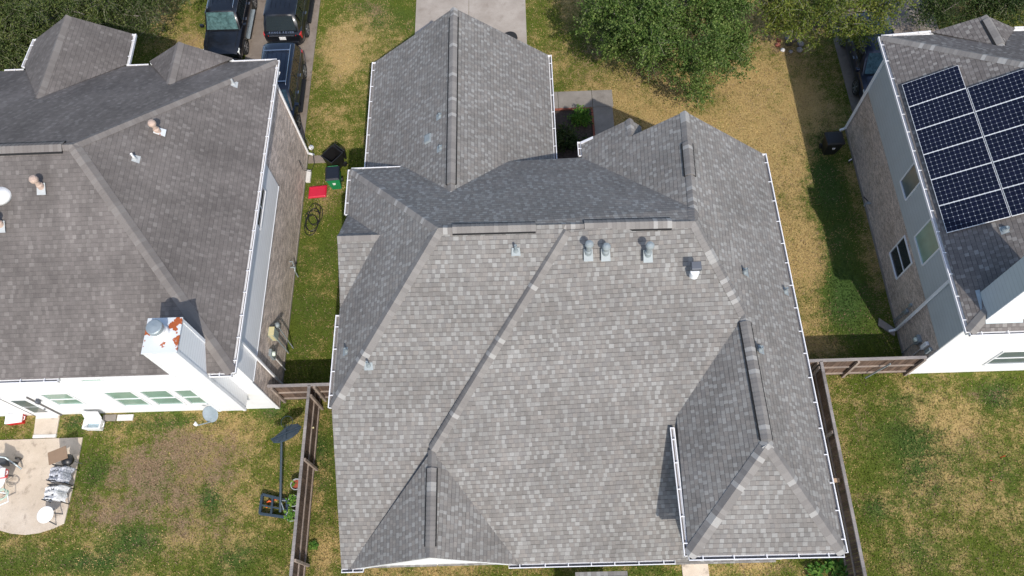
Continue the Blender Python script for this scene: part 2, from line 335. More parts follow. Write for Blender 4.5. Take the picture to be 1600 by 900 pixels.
# front-left strip
blob(560,80,2.0,1.5,.38); blob(530,60,1,1.2,.35,.05); blob(520,170,1.4,2.,.12); blob(610,30,1.8,.9,-.05,0,.5); blob(575,15,1.5,.7,.1,.25,.3); blob(510,230,1.3,1.6,.08); blob(500,310,.9,1.2,.1,.35); blob(495,420,1.2,2.5,-.1,0,.35); blob(480,520,1.2,1.6,-.05,0,.2); blob(240,50,2.,1.5,.3,.1); blob(295,75,.9,1.6,.35,.25)
# left back yard
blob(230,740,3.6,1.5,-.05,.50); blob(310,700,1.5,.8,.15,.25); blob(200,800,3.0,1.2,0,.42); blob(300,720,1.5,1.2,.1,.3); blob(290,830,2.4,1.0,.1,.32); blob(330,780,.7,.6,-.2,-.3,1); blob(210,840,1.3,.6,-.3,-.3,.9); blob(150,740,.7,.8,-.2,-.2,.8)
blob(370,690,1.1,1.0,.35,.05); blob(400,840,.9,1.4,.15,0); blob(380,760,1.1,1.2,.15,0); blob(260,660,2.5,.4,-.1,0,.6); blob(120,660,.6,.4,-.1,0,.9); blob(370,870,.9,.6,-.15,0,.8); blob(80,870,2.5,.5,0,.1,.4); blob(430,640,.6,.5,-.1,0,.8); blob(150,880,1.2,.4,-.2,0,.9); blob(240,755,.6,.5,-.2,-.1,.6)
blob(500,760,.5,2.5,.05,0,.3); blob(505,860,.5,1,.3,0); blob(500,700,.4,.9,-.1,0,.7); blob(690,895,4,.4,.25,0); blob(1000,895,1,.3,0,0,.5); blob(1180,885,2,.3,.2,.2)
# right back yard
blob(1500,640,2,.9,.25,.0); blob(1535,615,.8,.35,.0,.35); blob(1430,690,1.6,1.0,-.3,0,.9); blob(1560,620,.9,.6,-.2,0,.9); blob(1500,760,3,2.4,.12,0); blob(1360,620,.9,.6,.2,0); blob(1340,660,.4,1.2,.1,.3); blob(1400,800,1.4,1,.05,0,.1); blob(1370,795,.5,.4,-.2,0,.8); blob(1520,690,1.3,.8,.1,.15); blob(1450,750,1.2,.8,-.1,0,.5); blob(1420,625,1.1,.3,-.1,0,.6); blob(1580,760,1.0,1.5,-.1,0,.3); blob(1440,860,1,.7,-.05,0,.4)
BL=np.array(BLOBS)
_VT=np.random.default_rng(77).random((512,512))
def vnoise(x,y,s):
    u=np.asarray(x)/s+1000; v=np.asarray(y)/s+1000; i=np.floor(u).astype(int); j=np.floor(v).astype(int); fu=u-i; fv=v-j; fu=fu*fu*(3-2*fu); fv=fv*fv*(3-2*fv); g=lambda a,b:_VT[a%512,b%512]
    return (g(i,j)*(1-fu)+g(i+1,j)*fu)*(1-fv)+(g(i,j+1)*(1-fu)+g(i+1,j+1)*fu)*fv
def dens(x,y):
    x=np.asarray(x,float); y=np.asarray(y,float); dry=np.full(x.shape,.30); bare=np.full(x.shape,.08); lush=np.zeros(x.shape)
    dry+=np.where((y>12)&(x>2),.18,0)+np.where(y<10.,-.07,0)+np.where((y<10.)&(x>10),.05,0)
    dry+=.05*np.sin(x*.9+y*.6)*np.sin(y*.7-x*.3)
    for bx,by,rx,ry,d,b,l in BL:
        g=np.exp(-(((x-bx)/rx)**2+((y-by)/ry)**2)); dry+=d*g; bare+=b*g; lush+=l*g
    n=vnoise(x,y,1.5)*.5+vnoise(x,y,.6)*.3+vnoise(x,y,4.)*.4-.6; n2=vnoise(x+91,y+17,1.1)*.6+vnoise(x+31,y+57,.4)*.4-.5
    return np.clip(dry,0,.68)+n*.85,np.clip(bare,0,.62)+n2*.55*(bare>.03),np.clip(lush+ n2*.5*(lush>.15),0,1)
xs=np.concatenate([[-400,-120,-60],np.arange(-32,32.01,.25),[60,120,400]]); ys=np.concatenate([[-400,-120,-40],np.arange(-4,40.01,.25),[80,200,500]])
XX,YY=np.meshgrid(xs,ys); nx,ny=len(xs),len(ys)
me=bpy.data.meshes.new('ground'); vv=np.stack([XX.ravel(),YY.ravel(),np.zeros(nx*ny)],1)
fc=[(j*nx+i,j*nx+i+1,(j+1)*nx+i+1,(j+1)*nx+i) for j in range(ny-1) for i in range(nx-1)]
me.from_pydata(vv.tolist(),[],fc); me.materials.append(MAT['lawn_ground'])
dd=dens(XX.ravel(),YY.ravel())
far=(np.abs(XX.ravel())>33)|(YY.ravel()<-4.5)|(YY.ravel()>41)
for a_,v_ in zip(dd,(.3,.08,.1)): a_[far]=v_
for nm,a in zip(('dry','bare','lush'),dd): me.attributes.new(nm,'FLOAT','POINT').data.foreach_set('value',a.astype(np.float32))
ground=bpy.data.objects.new('lawn',me); COL.objects.link(ground); tag(ground,kind='structure')
def slab(name,pts,mat,h=.05,kind='structure'):
    m=MB(); top=[V((p[0],p[1],h)) for p in pts]; bot=[V((p[0],p[1],-.05)) for p in pts]; m.poly(top); n=len(pts)
    for i in range(n): m.poly([bot[i],bot[(i+1)%n],top[(i+1)%n],top[i]])
    return tag(m.build(name,mat),kind=kind)
def strips(name,rects,mat,h=.05):
    m=MB()
    for x0,y0,x1,y1 in rects: m.box((x0,y0,-.05),(x1,y1,h))
    return tag(m.build(name,mat),kind='structure')
g=.02
strips('driveway',[(-14.05,22.2,-12.3-g,26.2-g),(-12.3,22.2,-10.52,26.2-g),(-14.05,26.2,-12.3-g,30.4-g),(-12.3,26.2,-10.52,30.4-g),(-14.05,30.4,-12.3-g,40),(-12.3,30.4,-10.52,40)],'concrete_brown')
strips('driveway',[(-5.4,22.5,-2.62-g,27.9-g),(-2.62,22.5,.33,27.9-g),(-5.4,27.9,-2.62-g,36),(-2.62,27.9,.33,36)],'concrete_drive')
strips('driveway',[(15.65,21.9,18.3-g,27.9-g),(18.3,21.9,20.95,27.9-g),(15.65,27.9,18.3-g,40),(18.3,27.9,20.95,40)],'concrete_brown')
strips('front_walk',[(.35,23.85,1.75-g,24.85),(1.75,23.85,3.40-g,24.85),(3.40,23.85,4.38,24.85),(3.40,21.9,4.33,23.85-g),(3.40,18.6,4.33,21.9-g)],'concrete_walk',.06)
mulch=strips('flower_bed',[(.9,17.0,3.3,23.75)],'soil_mulch',.02)
m=MB(); x=.95
while x<3.28: m.box((x,23.74,0),(x+.19,23.83,.09+random.uniform(-.01,.01))); x+=.2
y=21.9
while y<23.6: m.box((3.3,y,0),(3.38,y+.19,.09+random.uniform(-.01,.01))); y+=.2
tag(m.build('brick_edging','brick_red'),'low red brick edging around the dark flower bed beside the front walk','garden edging')
P=[gp(4,688),gp(130,684),gp(117,752),gp(101,818)]+[gp(a,b) for a,b in((84,826),(62,833),(40,836),(18,834),(0,829))]+[V((-23.5,4.9,0)),V((-24,8.25,0))]
slab('patio',P,'concrete_patio',.05)
slab('path',[(-20.24,9.25),(-19.26,9.25),(-19.2,8.32),(-20.12,8.34)],'concrete_patio',.06)
m=MB(); m.box((-20.14,8.33,.0),(-19.2,8.46,.085)); m.box((-20.2,9.14,.0),(-19.3,9.24,.09))
tag(m.build('step_edge','concrete_white'),kind='structure')
slab('path',[(5.25,-6),(6.2,-6),(6.2,3.0),(5.25,3.0)],'concrete_patio',.05)
for a,b,mt in(((-17.45,8.95,0),(-16.9,9.22,.06),'concrete_walk'),((-16.85,8.95,0),(-16.2,9.2,.07),'concrete_white')): tag(MB().box(a,b).build('paving_slab',mt,bevel=.01),('pale' if 'white' in mt else 'grey')+' loose paving slab at the foot of the white rear wall under the green windows','paving slab')
# =====================================================================
# HOUSE HELPERS
# =====================================================================
def pnorm(pts):
    n=V((0,0,0)); k=len(pts)
    for i in range(k): n+=V(pts[i]).cross(V(pts[(i+1)%k]))
    n.normalize(); return n if n.z>=0 else -n
def roof(parent,faces,mat,thick=.09):
    m=MB()
    for pts in faces:
        n=pnorm(pts)
        # tidy the slope direction to the nearest compass face so that courses run level
        m.poly(pts,n)
    o=m.build('roof',mat,parent)
    md=o.modifiers.new('t','SOLIDIFY'); md.thickness=thick; md.offset=-1; md.use_even_offset=False
    # solidify needs upward normals
    bm=bmesh.new(); bm.from_mesh(o.data)
    for f in bm.faces:
        if f.normal.z<0: f.normal_flip()
    bm.to_mesh(o.data); bm.free(); return o
def slope_dirs(p,q,n1,n2):
    d=(V(q)-V(p)).normalized(); r=[]
    for n in(n1,n2):
        s=n.cross(d); s.normalize(); r.append(s)
    # s1 to one side, s2 to the other, both going downhill away from the line
    up=V((0,0,1)); side=d.cross(up).normalized()
    r=[-x if x.z>0 else x for x in r]
    return d,r[0],r[1]
CAPN=[0]
def capm(parent,p,q,n1,n2,mat,w=.16,h=.024,seglen=.145,name='ridge_cap',hump=.018):
    w+=.025
    p=V(p);q=V(q); d,s1,s2=slope_dirs(p,q,n1,n2); L=(q-p).length; n=max(1,int(L/seglen)); m=MB(); up=(n1+n2).normalized()
    for i in range(n):
        a=p+d*(L*i/n); b=p+d*(L*(i+1)/n+.01); CAPN[0]+=1; sg=random.random()*997
        prof=[]
        for c,e in((a,.008),(b,0.0)):
            prof.append([c+s1*w+n1*(.012+e), c+s1*w*.5+n1*(h+e), c+up*(h+hump+e), c+s2*w*.5+n2*(h+e), c+s2*w+n2*(.012+e)])
        for k in range(4): m.poly([prof[0][k],prof[0][k+1],prof[1][k+1],prof[1][k]],None,sg)
        m.poly([prof[0][0],prof[0][1],prof[0][2],prof[0][3],prof[0][4]],None,sg)
    return m.build(name,mat,parent)
def ventm(parent,p,q,n1,n2,mat,w=.17,name='ridge_vent',lift=.055):
    p=V(p);q=V(q); d,s1,s2=slope_dirs(p,q,n1,n2); m=MB(); up=(n1+n2).normalized()
    core=MB()
    for s_,n_ in((s1,n1),(s2,n2)):
        a0=p+s_*(w+.062)+n_*.004; b0=q+s_*(w+.062)+n_*.004
        core.hexa([a0,a0-s_*w*.9,b0-s_*w*.9,b0,a0+n_*(lift-.01),a0-s_*w*.9+n_*(lift-.01),b0-s_*w*.9+n_*(lift-.01),b0+n_*(lift-.01)])
    L=(q-p).length; n=max(1,int(L/.145))
    for i in range(n):
        a=p+d*(L*i/n); b=p+d*(L*(i+1)/n+.008); sg=random.random()*997; prof=[]
        for c,e in((a,.010),(b,0)):
            prof.append([c+s1*w+n1*(lift+e),c+s1*w*.5+n1*(lift+.01+e),c+up*(lift+.022+e),c+s2*w*.5+n2*(lift+.01+e),c+s2*w+n2*(lift+e)])
        for k in range(4): m.poly([prof[0][k],prof[0][k+1],prof[1][k+1],prof[1][k]],None,sg)
        if i==0: m.poly(prof[0],None,sg)
        if i==n-1: m.poly(prof[1],None,sg)
    o=m.build(name,mat,parent); core.build('vent_slot','black_void',o); return o
def gutter(parent,p,q,out,w=.12,h=.12,hang=.85,mat='gutter_white'):
    if out[1]>.5: w=.065
    p=V(p);q=V(q);o=V(out).normalized(); d=(q-p).normalized(); L=(q-p).length; Z=V((0,0,1)); t=.018
    m=MB()
    def strip(a,b,c,e): m.poly([p+a,q+a,q+b,p+b]); 
    i0=-o*.015; top=-Z*.06
    # back, bottom, front wall, rolled lip
    m.hexa([p+i0-Z*h,p+i0+o*t-Z*h,q+i0+o*t-Z*h,q+i0-Z*h,p+i0+top,p+i0+o*t+top,q+i0+o*t+top,q+i0+top])
    m.hexa([p+i0-Z*h,p+o*w-Z*h,q+o*w-Z*h,q+i0-Z*h,p+i0-Z*(h-t),p+o*w-Z*(h-t),q+o*w-Z*(h-t),q+i0-Z*(h-t)])
    a=o*(w-t); m.hexa([p+a-Z*h,p+a+o*t-Z*h,q+a+o*t-Z*h,q+a-Z*h,p+a+Z*.005,p+a+o*(t+.012)+Z*.005,q+a+o*(t+.012)+Z*.005,q+a+Z*.005])
    for e,s_ in((p,1),(q,-1)):
        e2=e+d*s_*.015; m.hexa([e+i0-Z*h,e+o*w-Z*h,e2+o*w-Z*h,e2+i0-Z*h,e+i0-Z*.01,e+o*w,e2+o*w,e2+i0-Z*.01])
    g=m.build('gutter',mat,parent)
    i=MB(); i.poly([p+o*.03-Z*(h-t-.012)+d*.02,p+o*(w-.02)-Z*(h-t-.012)+d*.02,q+o*(w-.02)-Z*(h-t-.012)-d*.02,q+o*.03-Z*(h-t-.012)-d*.02]); i.build('gutter_trough','gutter_inside',g)
    k=max(1,int(round(L/hang)))
    for j in range(k):
        c=p+d*(L*(j+.5)/k+random.uniform(-.04,.04)); MB().beam(c+i0-Z*.0,c+o*(w+.01)+Z*.008,.03,.012).build('hanger',mat,g)
    return g
def fascia(parent,p,q,out,h=.2,t=.03,mat='white_trim',dz=-.1):
    p=V(p);q=V(q);o=V(out).normalized(); Z=V((0,0,1)); m=MB()
    a=p-o*(t+.01)+Z*dz;b=q-o*(t+.01)+Z*dz
    m.hexa([a-Z*h,a+o*t-Z*h,b+o*t-Z*h,b-Z*h,a,a+o*t,b+o*t,b]); return m.build('fascia',mat,parent)
def prism(parent,name,mat,pts,z0,z1,top=False):
    m=MB(); n=len(pts)
    for i in range(n):
        a=pts[i];b=pts[(i+1)%n]; m.poly([(a[0],a[1],z0),(b[0],b[1],z0),(b[0],b[1],z1),(a[0],a[1],z1)])
    if top: m.poly([(a,b,z1) for a,b in pts])
    return m.build(name,mat,parent)
def rect(x0,y0,x1,y1): return [(x0,y0),(x1,y0),(x1,y1),(x0,y1)]
def wallpoly(parent,name,mat,polys):
    m=MB()
    for p in polys: m.poly(p)
    return m.build(name,mat,parent)
def window(parent,axis,c,a0,a1,z0,z1,outs,pane='window_green',split=True,frame='white_trim',vert=False,fw=.05):
    # axis 'y': wall plane y=c, spans x a0..a1; axis 'x': wall plane x=c, spans y. outs=+-1 outward sign
    m=MB()
    def B(u0,u1,w0,w1,d0,d1,mm):
        lo,hi=sorted((c+outs*d0,c+outs*d1))
        if axis=='y': mm.box((u0,lo,w0),(u1,hi,w1))
        else: mm.box((lo,u0,w0),(hi,u1,w1))
    B(a0-fw,a0,z0-fw,z1+fw,.003,.045,m);B(a1,a1+fw,z0-fw,z1+fw,.003,.045,m);B(a0,a1,z0-fw,z0,.003,.06,m);B(a0,a1,z1,z1+fw,.003,.045,m)
    if split:
        if vert: mid=(a0+a1)/2; B(mid-.02,mid+.02,z0,z1,.003,.035,m)
        else: mid=(z0+z1)/2-.02; B(a0,a1,mid-.022,mid+.022,.003,.035,m)
    w=m.build('window',frame,parent)
    q=MB(); B(a0,a1,z0,z1,.002,.012,q); q.build('pane',pane,w); return w
def downspout(parent,pts,mat='white_trim',s=.075):
    m=MB()
    for a,b in zip(pts[:-1],pts[1:]): m.beam(a,b,s,s)
    return m.build('downspout',mat,parent)
def pipe_vent(parent,p,h=.3,r=.045,mat='galvanised',bootmat='vent_paint',down=(0,-1,0),name='vent_pipe',n=None,cap=False):
    p=V(p); m=MB(); m.lathe(p-V((0,0,.05)),[(r,0),(r,h),(r*.8,h),(r*.75,h-.03)],14)
    o=m.build(name,mat,parent,smooth=False)
    f=MB(); dn=V(down).normalized(); nn=n if n else V((0,0,1)); sl=(dn-nn*dn.dot(nn)).normalized(); sd=nn.cross(sl).normalized()
    b=p+nn*.012
    f.poly([b-sd*.13-sl*.10,b+sd*.13-sl*.10,b+sd*.15+sl*.16,b-sd*.15+sl*.16]); f.lathe(p-nn*.02,[(r*2.2,0),(r*1.25,.10),(r*1.1,.13)],14)
    f.build('flashing',bootmat,o); return o
def cap_vent(parent,p,h=.5,r=.09,cr=.15,mat='vent_paint',base='vent_paint',n=None,dn=(0,-1,0)):
    p=V(p); m=MB(); m.lathe(p-V((0,0,.1)),[(r*1.5,0),(r*1.4,.22),(r,.26),(r,h)],18)
    o=m.build('vent_pipe',mat,parent,smooth=False)
    c=MB(); c.lathe(p+V((0,0,h-.14)),[(cr*.9,0),(cr,.03),(cr,.10),(cr*.75,.16),(.01,.19)],20); c.build('vent_cap',mat,o)
    nn=n or V((0,0,1)); d=V(dn); sl=(d-nn*d.dot(nn)).normalized(); sd=nn.cross(sl).normalized(); b=p+nn*.014; f=MB()
    q=[b-sd*.14-sl*.12,b+sd*.14-sl*.12,b+sd*.15+sl*.28,b-sd*.15+sl*.28]; f.hexa([x-nn*.01 for x in q]+[x+nn*.006 for x in q]); f.build('flashing',base,o); return o
def plane(*pts): return (V(pts[0]),pnorm([V(p) for p in pts]))
# =====================================================================
# MAIN HOUSE
# =====================================================================
H1=thing('house','large middle house with a many-gabled light grey shingle roof','house',(1.2,10,0))
zE=5.48
RW=at(685,357,8.56); RE=at(1085,347,8.42); RW.y=RE.y=12.45
GT=at(1084,326,8.12); GA=at(1070,174,8.12); NW=at(549,265,zE); NE=at(1192,240,zE); FOOT=at(519,637,zE); FOOT.x=NW.x
SE=at(1319,864,5.22); SW=at(1076,869,5.22); WN=at(1163,491,6.98); WS=at(1200,693,6.98); VW=at(1057,650,5.22)
RL=at(530,889,2.57); RL.x=NW.x; yR=RL.y; GV=at(909,246,zE); GN=at(919,226,zE+.0)
EL=plane(RE,GA,NE); 
RPL=plane(RW,FOOT,RL); 
# rear slope: plane right of the diagonal cap sits a little higher
DG0=at(885,360,8.50); DG1=at(675,703,4.95)
RGn=DG1; RGs=at(674,871,4.86); RGs.x=RGn.x
GL=onplane(547,884,RPL); GR=at(811,884,2.62)
zr0=RL.z
def rz(y): return RW.z+(RL.z-RW.z)*(RW.y-y)/(RW.y-RL.y)
SWb=V((SW.x+.02,yR,zr0+.02)); 
roofs=[[NW,RW,RE,GT,GV],                                   # front slope
 [NW,FOOT,RW],                                             # west slope
 [FOOT,RL,V((DG1.x-.06,yR,rz(yR))),V((DG1.x-.06,DG1.y,rz(DG1.y))),V((DG0.x,RW.y,RW.z)),RW],
 [DG0,DG1,V((DG1.x,yR,rz(yR)+.06)),V((5.4,yR,rz(yR)+.06)),V((5.4,VW.y,rz(VW.y)+.07)),VW,WN,RE],
 [DG0,V((DG1.x-.08,DG1.y,rz(DG1.y)-.03)),DG1],
 [RE,WN,WS,SE,NE,GA,GT],
 [GA,GT,GV],
 [WN,WS,SW,VW],[WS,SE,SW],
 [RGn,RGs,V((GL.x-.1,yR-.015,rz(yR)-.06))],[RGn,RGs,V((GR.x+.1,yR-.015,rz(yR)-.02))]]
# the west facing slope of the front gable runs down to a lower corner that stands forward of the eave
yG=17.88
GWn=pnorm([GA,GT,GV]); GWP=(V(GA),GWn)
def gz(x,y): return GA.z-(GWn.x*(x-GA.x)+GWn.y*(y-GA.y))/GWn.z
nb=at(985,191,gz(4.05,17.9)); x0=GV.x
roofs[6]=[GA,V((3.95,GA.y,gz(3.95,GA.y))),V((3.95,yG,gz(3.95,yG)-.02)),V((x0,yG,gz(x0,yG))),GV,GT]
roofs.append([V((3.95,yG,gz(3.95,yG)-.02)),V((3.95,GA.y-.3,gz(3.95,GA.y-.3))),V((4.42,yG-.5,gz(3.95,yG)-.42)),V((4.42,yG-.05,gz(3.95,yG)-.42))])
# west cross gable
BE=at(600,368,6.68); BW=at(527,370,6.68); BE.y=BW.y=(BE.y+BW.y)/2; BF=V((NW.x,at(541,335,zE).y,zE)); BR=V((NW.x,11.15,zE))
roofs+=[[BE,BW,V((BW.x,BF.y,zE)),BF],[BE,BW,V((BW.x,BR.y,zE)),BR]]
# garage
gN=at(709,12,6.92); gS=V((gN.x,14.75,6.92)); gNW=at(586,97,4.2); gNE=at(857,86,4.2)
roofs+=[[gN,gS,V((gNW.x,16.2,4.2)),gNW],[gN,gS,V((gNE.x,16.2,4.2)),gNE]]
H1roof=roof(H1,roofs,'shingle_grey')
nF=pnorm(roofs[0]);nW=pnorm(roofs[1]);nR=pnorm(roofs[2][:3]);nE=pnorm([RE,SE,NE]);nG=GWn;nWW=pnorm([WN,WS,SW]);nS=pnorm([WS,SE,SW])
nGl=pnorm(roofs[-2]);nGr=pnorm(roofs[-1]); nBf=pnorm([BE,BW,BF]);nBr=pnorm([BE,BW,BR]); nRl=pnorm([RGn,RGs,V((GL.x+.1,yR,2.6))]); nRr=pnorm([RGn,RGs,V((GR.x,yR,2.6))])
CG='cap_grey'
capm(H1,NW,RW,nF,nW,CG); capm(H1,FOOT,RW,nW,nR,CG,.19)
def lerp(a,b,t): return V(a)+(V(b)-V(a))*t
capm(H1,RW,RE,nF,nR,CG,.17)
nR2=pnorm(roofs[3][:3]); nST=V((-.62,.35,.70)).normalized(); capm(H1,DG0,DG1,nR2,nWW,CG,.17,.035)
def onx(a,b,px):  # point on segment with the image column px
    best=min((abs(prj(lerp(a,b,t/200))[0]-px),t/200) for t in range(201)); return lerp(a,b,best[1])
def ony(a,b,py):
    best=min((abs(prj(lerp(a,b,t/200))[1]-py),t/200) for t in range(201)); return lerp(a,b,best[1])
def prj(p):
    c=RC.T@(np.array(p)-np.array([0,0,CAMH])); return 800+FPX*c[0]/-c[2],450-FPX*c[1]/-c[2]
ventm(H1,onx(RW,RE,706),onx(RW,RE,837),nF,nR,CG); ventm(H1,onx(RW,RE,912)+V((0,0,.02)),onx(RW,RE,1048)+V((0,0,.02)),nF,pnorm(roofs[3][:3]),CG,.19)
capm(H1,RE,WN,nE,nR,CG,.17); capm(H1,WN,WS,nE,nWW,CG,.14); ventm(H1,ony(WN,WS,502),ony(WN,WS,686),nE,nWW,CG)
capm(H1,SE,WS,nE,nS,CG,.19); capm(H1,SW,WS,nWW,nS,CG,.19)
capm(H1,RE,GT,nE,nF,CG,.17); capm(H1,GT,GA,nE,nG,CG,.16); ventm(H1,ony(GT,GA,273),ony(GT,GA,222),nE,nG,CG)
capm(H1,gN,gS,nGl,nGr,CG,.14); ventm(H1,ony(gN,gS,25),ony(gN,gS,287),nGl,nGr,CG,.15)
capm(H1,BW,BE,nBf,nBr,CG,.15); capm(H1,RGs,RGn,nRl,nRr,CG,.14); ventm(H1,ony(RGn,RGs,731),ony(RGn,RGs,853),nRl,nRr,CG,.15)
pN=V((3.95,yG,gz(3.95,yG))); capm(H1,pN,V((3.95,yG-.75,gz(3.95,yG-.75))),nG,nE,CG,.14)
# gutters and fascia
X=V((1,0,0));Yv=V((0,1,0))
for a,b,o in((NW,V((onx(NW,NE,627).x,NW.y,zE)),Yv),(V((onx(NW,NE,800).x,NW.y,zE)),V((GV.x-.02,NW.y,zE)),Yv),(NW,BF,-X),(V((NW.x,BR.y-.25,zE)),FOOT,-X),
   (V((GV.x,GV.y+.1,zE)),V((x0,yG,zE)),-X),(NE,SE,X),(SW,SE,-Yv),(V((SW.x,at(1050,668,5.2).y,SW.z)),SW,-X),(gNW,V((gNW.x,17.35,4.2)),-X),(gNE,V((gNE.x,17.35,4.2)),X),
   (RL,V((GL.x+.45,yR,zr0)),-Yv),(V((GR.x-.35,yR,zr0+.05)),V((SW.x+.02,yR,zr0+.05)),-Yv)):
    gutter(H1,a,b,o); fascia(H1,a,b,o)
for a,b,o in((V((x0,yG,zE)),V((x0+.45,yG,gz(x0+.45,yG))),Yv),(V((NE.x-.35,NE.y,zE+.0)),NE,Yv),(gNW,gNW+V((.3,0,0)),Yv),(gNE-V((.3,0,0)),gNE,Yv)): fascia(H1,a,b,o,.16,.1,'gutter_white',.02)
def rake(parent,a,b,out,mat='white_trim'):
    a=V(a);b=V(b); o=V(out); m=MB(); Z=V((0,0,1)); a=a-Z*.1-o*.02;b=b-Z*.1-o*.02
    m.hexa([a-Z*.16,a+o*.03-Z*.16,b+o*.03-Z*.16,b-Z*.16,a,a+o*.03,b+o*.03,b]); return m.build('rake_board',mat,parent)
rake(H1,gN,gNW,Yv);rake(H1,gN,gNE,Yv);rake(H1,GA,V((NE.x,GA.y,zE)),Yv);rake(H1,FOOT,RL,-X)
rake(H1,RGs,V((GL.x+.3,yR,rz(yR)+.1)),-Yv);rake(H1,RGs,V((GR.x-.3,yR,rz(yR)+.1)),-Yv)
# walls
xw,xe=NW.x+.4,NE.x-.35
prism(H1,'brick_wall','brick_front',rect(xw,3.15,8.75,16.7),0,2.45)
prism(H1,'wall','siding_white',rect(xw,7.7,8.6,16.7),2.46,5.3)
wallpoly(H1,'wall','siding_white',[[(xw,3.15,2.46),(xw,7.7,2.46),(xw,7.7,5.3),(xw,3.15,2.6)]])
prism(H1,'wall','siding_white',rect(SW.x+.35,3.0,SE.x-.35,9),0.02,5.05)
wallpoly(H1,'gable_wall','siding_white',[[(GL.x+.75,RGs.y+.03,2.55),(GL.x+.75,RGs.y+.03,2.35),(GR.x-.75,RGs.y+.03,2.35),(GR.x-.75,RGs.y+.03,2.55),(RGs.x,RGs.y+.03,RGs.z-.12)],[(xw,GA.y-.4,5.2),(NE.x-.5,GA.y-.4,5.2),(GA.x,GA.y-.4,GA.z-.4),(x0+.4,GA.y-.4,5.2)]])
wallpoly(H1,'gable_wall','siding_white',[[(BW.x+.35,BF.y-.2,5.2),(BW.x+.35,BR.y+.2,5.2),(BW.x+.35,BW.y,BW.z-.25)]])
prism(H1,'brick_wall','brick_front',rect(gNW.x+.4,16.7,gNE.x-.4,gN.y-.45),0,4.05)
wallpoly(H1,'gable_wall','siding_white',[[(gNW.x+.4,gN.y-.45,4.05),(gNE.x-.4,gN.y-.45,4.05),(gN.x,gN.y-.45,gN.z-.4)]])
prism(H1,'brick_wall','brick_front',rect(x0+.4,16.6,4.2,yG-.4),0,5.3)
gd=MB(); gd.box((-5.1,gN.y-.45,.05),(-.1,gN.y-.38,2.2)); gd.build('garage_door','white_trim',H1)
# small shingled porch roof at the back
lp=[V((1.2,2.2,2.33)),V((2.95,2.2,2.33)),V((2.95,3.1,2.40)),V((1.2,3.1,2.40))]
# rooftop fittings
PE=plane(RE,SE,NE); PW=plane(NW,RW,FOOT); PG1=plane(gN,gNW,V((gNW.x,16.2,4.2)))
for px,py,P_,h,dn in((806,392,RPL,.42,-Yv),(541,549,PW,.3,-X),(576,571,RPL,.38,-Yv),(1164,425,PE,.3,X),(1227,455,PE,.32,X),(1188,546,PE,.3,X),(687,182,PG1,.22,-X),(688,232,PG1,.22,-X)):
    q=onplane(px,py,P_); pipe_vent(H1,q,h,.042,'galvanised','vent_paint',dn,'vent_pipe',P_[1])
for px,py,h in((919,396,.62),(946,396,.45),(1012,398,.62)): cap_vent(H1,onplane(px,py,RPL)+V((0,0,.06)),h,.08,.135,'vent_paint','vent_paint',RPL[1])
q=onplane(1084,430,RPL)+V((0,0,.07)); m=MB(); m.lathe(q-V((0,0,.1)),[(.14,0),(.14,.26)],20); o=m.build('turbine_vent','white_trim',H1)
mm=MB(); c=q+V((0,.08,.42)); mm.hexa([c+V((-.17,-.14,-.10)),c+V((.17,-.14,-.10)),c+V((.17,.14,-.06)),c+V((-.17,.14,-.06)),c+V((-.16,-.13,.02)),c+V((.16,-.13,.02)),c+V((.15,.12,.09)),c+V((-.15,.12,.09))]); mm.build('vent_cap','dark_grey_metal',o,bevel=.02)
q=onplane(669,217,PG1); nn=PG1[1]; t=V((0,1,0)); s_=nn.cross(t).normalized(); m=MB(); c=[q-t*.2-s_*.16,q+t*.2-s_*.16,q+t*.2+s_*.16,q-t*.2+s_*.16]; m.hexa(c+[x+nn*.07+(q-x)*.2 for x in c]); m.build('flat_vent','vent_paint',H1)
# =====================================================================
# LEFT HOUSE
# =====================================================================
H2=thing('house','left house with a weathered brown-grey roof, rusty capped white chimney and white rear wall','house',(-18,15,0))
z2=5.75
sSE=at(361,582,z2); sNE=at(433,94,z2); sSE.x=sNE.x=(sSE.x+sNE.x)/2; HT=at(114,227,9.3); ySr=(at(0,594,z2).y+at(270,585,z2).y)/2; sSE.y=ySr
WT=V((-25.3,HT.y,9.3)); sSW=V((-30.6,ySr,z2)); sNW=V((-30.6,sNE.y,z2))
nf2=pnorm([sNE,HT,WT]); F2=(V(sNE),nf2)
B1=onplane(58,154,F2); D1=at(104,24,B1.z); R1a=at(208,53,z2); R1b=at(197,101,z2); L1a=at(56,61,z2); L1b=at(38,104,z2)
B2=onplane(264,132,F2); D2=at(280,66,B2.z); R2=at(364,91,z2); L2=at(233,96,z2)
E2=plane(sNE,HT,sSE); S2=plane(sSE,HT,sSW)
roofs2=[[sNE,HT,WT,sNW],[sNE,HT,sSE],[sSE,HT,WT,sSW],[WT,sSW,sNW],[D1,R1a,R1b,B1],[D1,L1a,L1b,B1],[D2,R2,B2],[D2,L2,B2]]
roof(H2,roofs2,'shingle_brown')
nE2,nS2=E2[1],S2[1]; CB='cap_brown'
capm(H2,sNE,HT,nf2,nE2,CB,.15,.02); capm(H2,sSE,HT,nE2,nS2,CB,.19); capm(H2,HT,WT,nf2,nS2,CB,.15); ventm(H2,HT+V((-.35,0,0)),WT,nf2,nS2,CB,.2)
for a,b,n1,n2 in((D1,B1,pnorm([D1,R1a,B1]),pnorm([D1,L1a,B1])),(D2,B2,pnorm([D2,R2,B2]),pnorm([D2,L2,B2]))): capm(H2,a,b,n1,n2,CB,.17)
gw=aty(93,592,ySr)
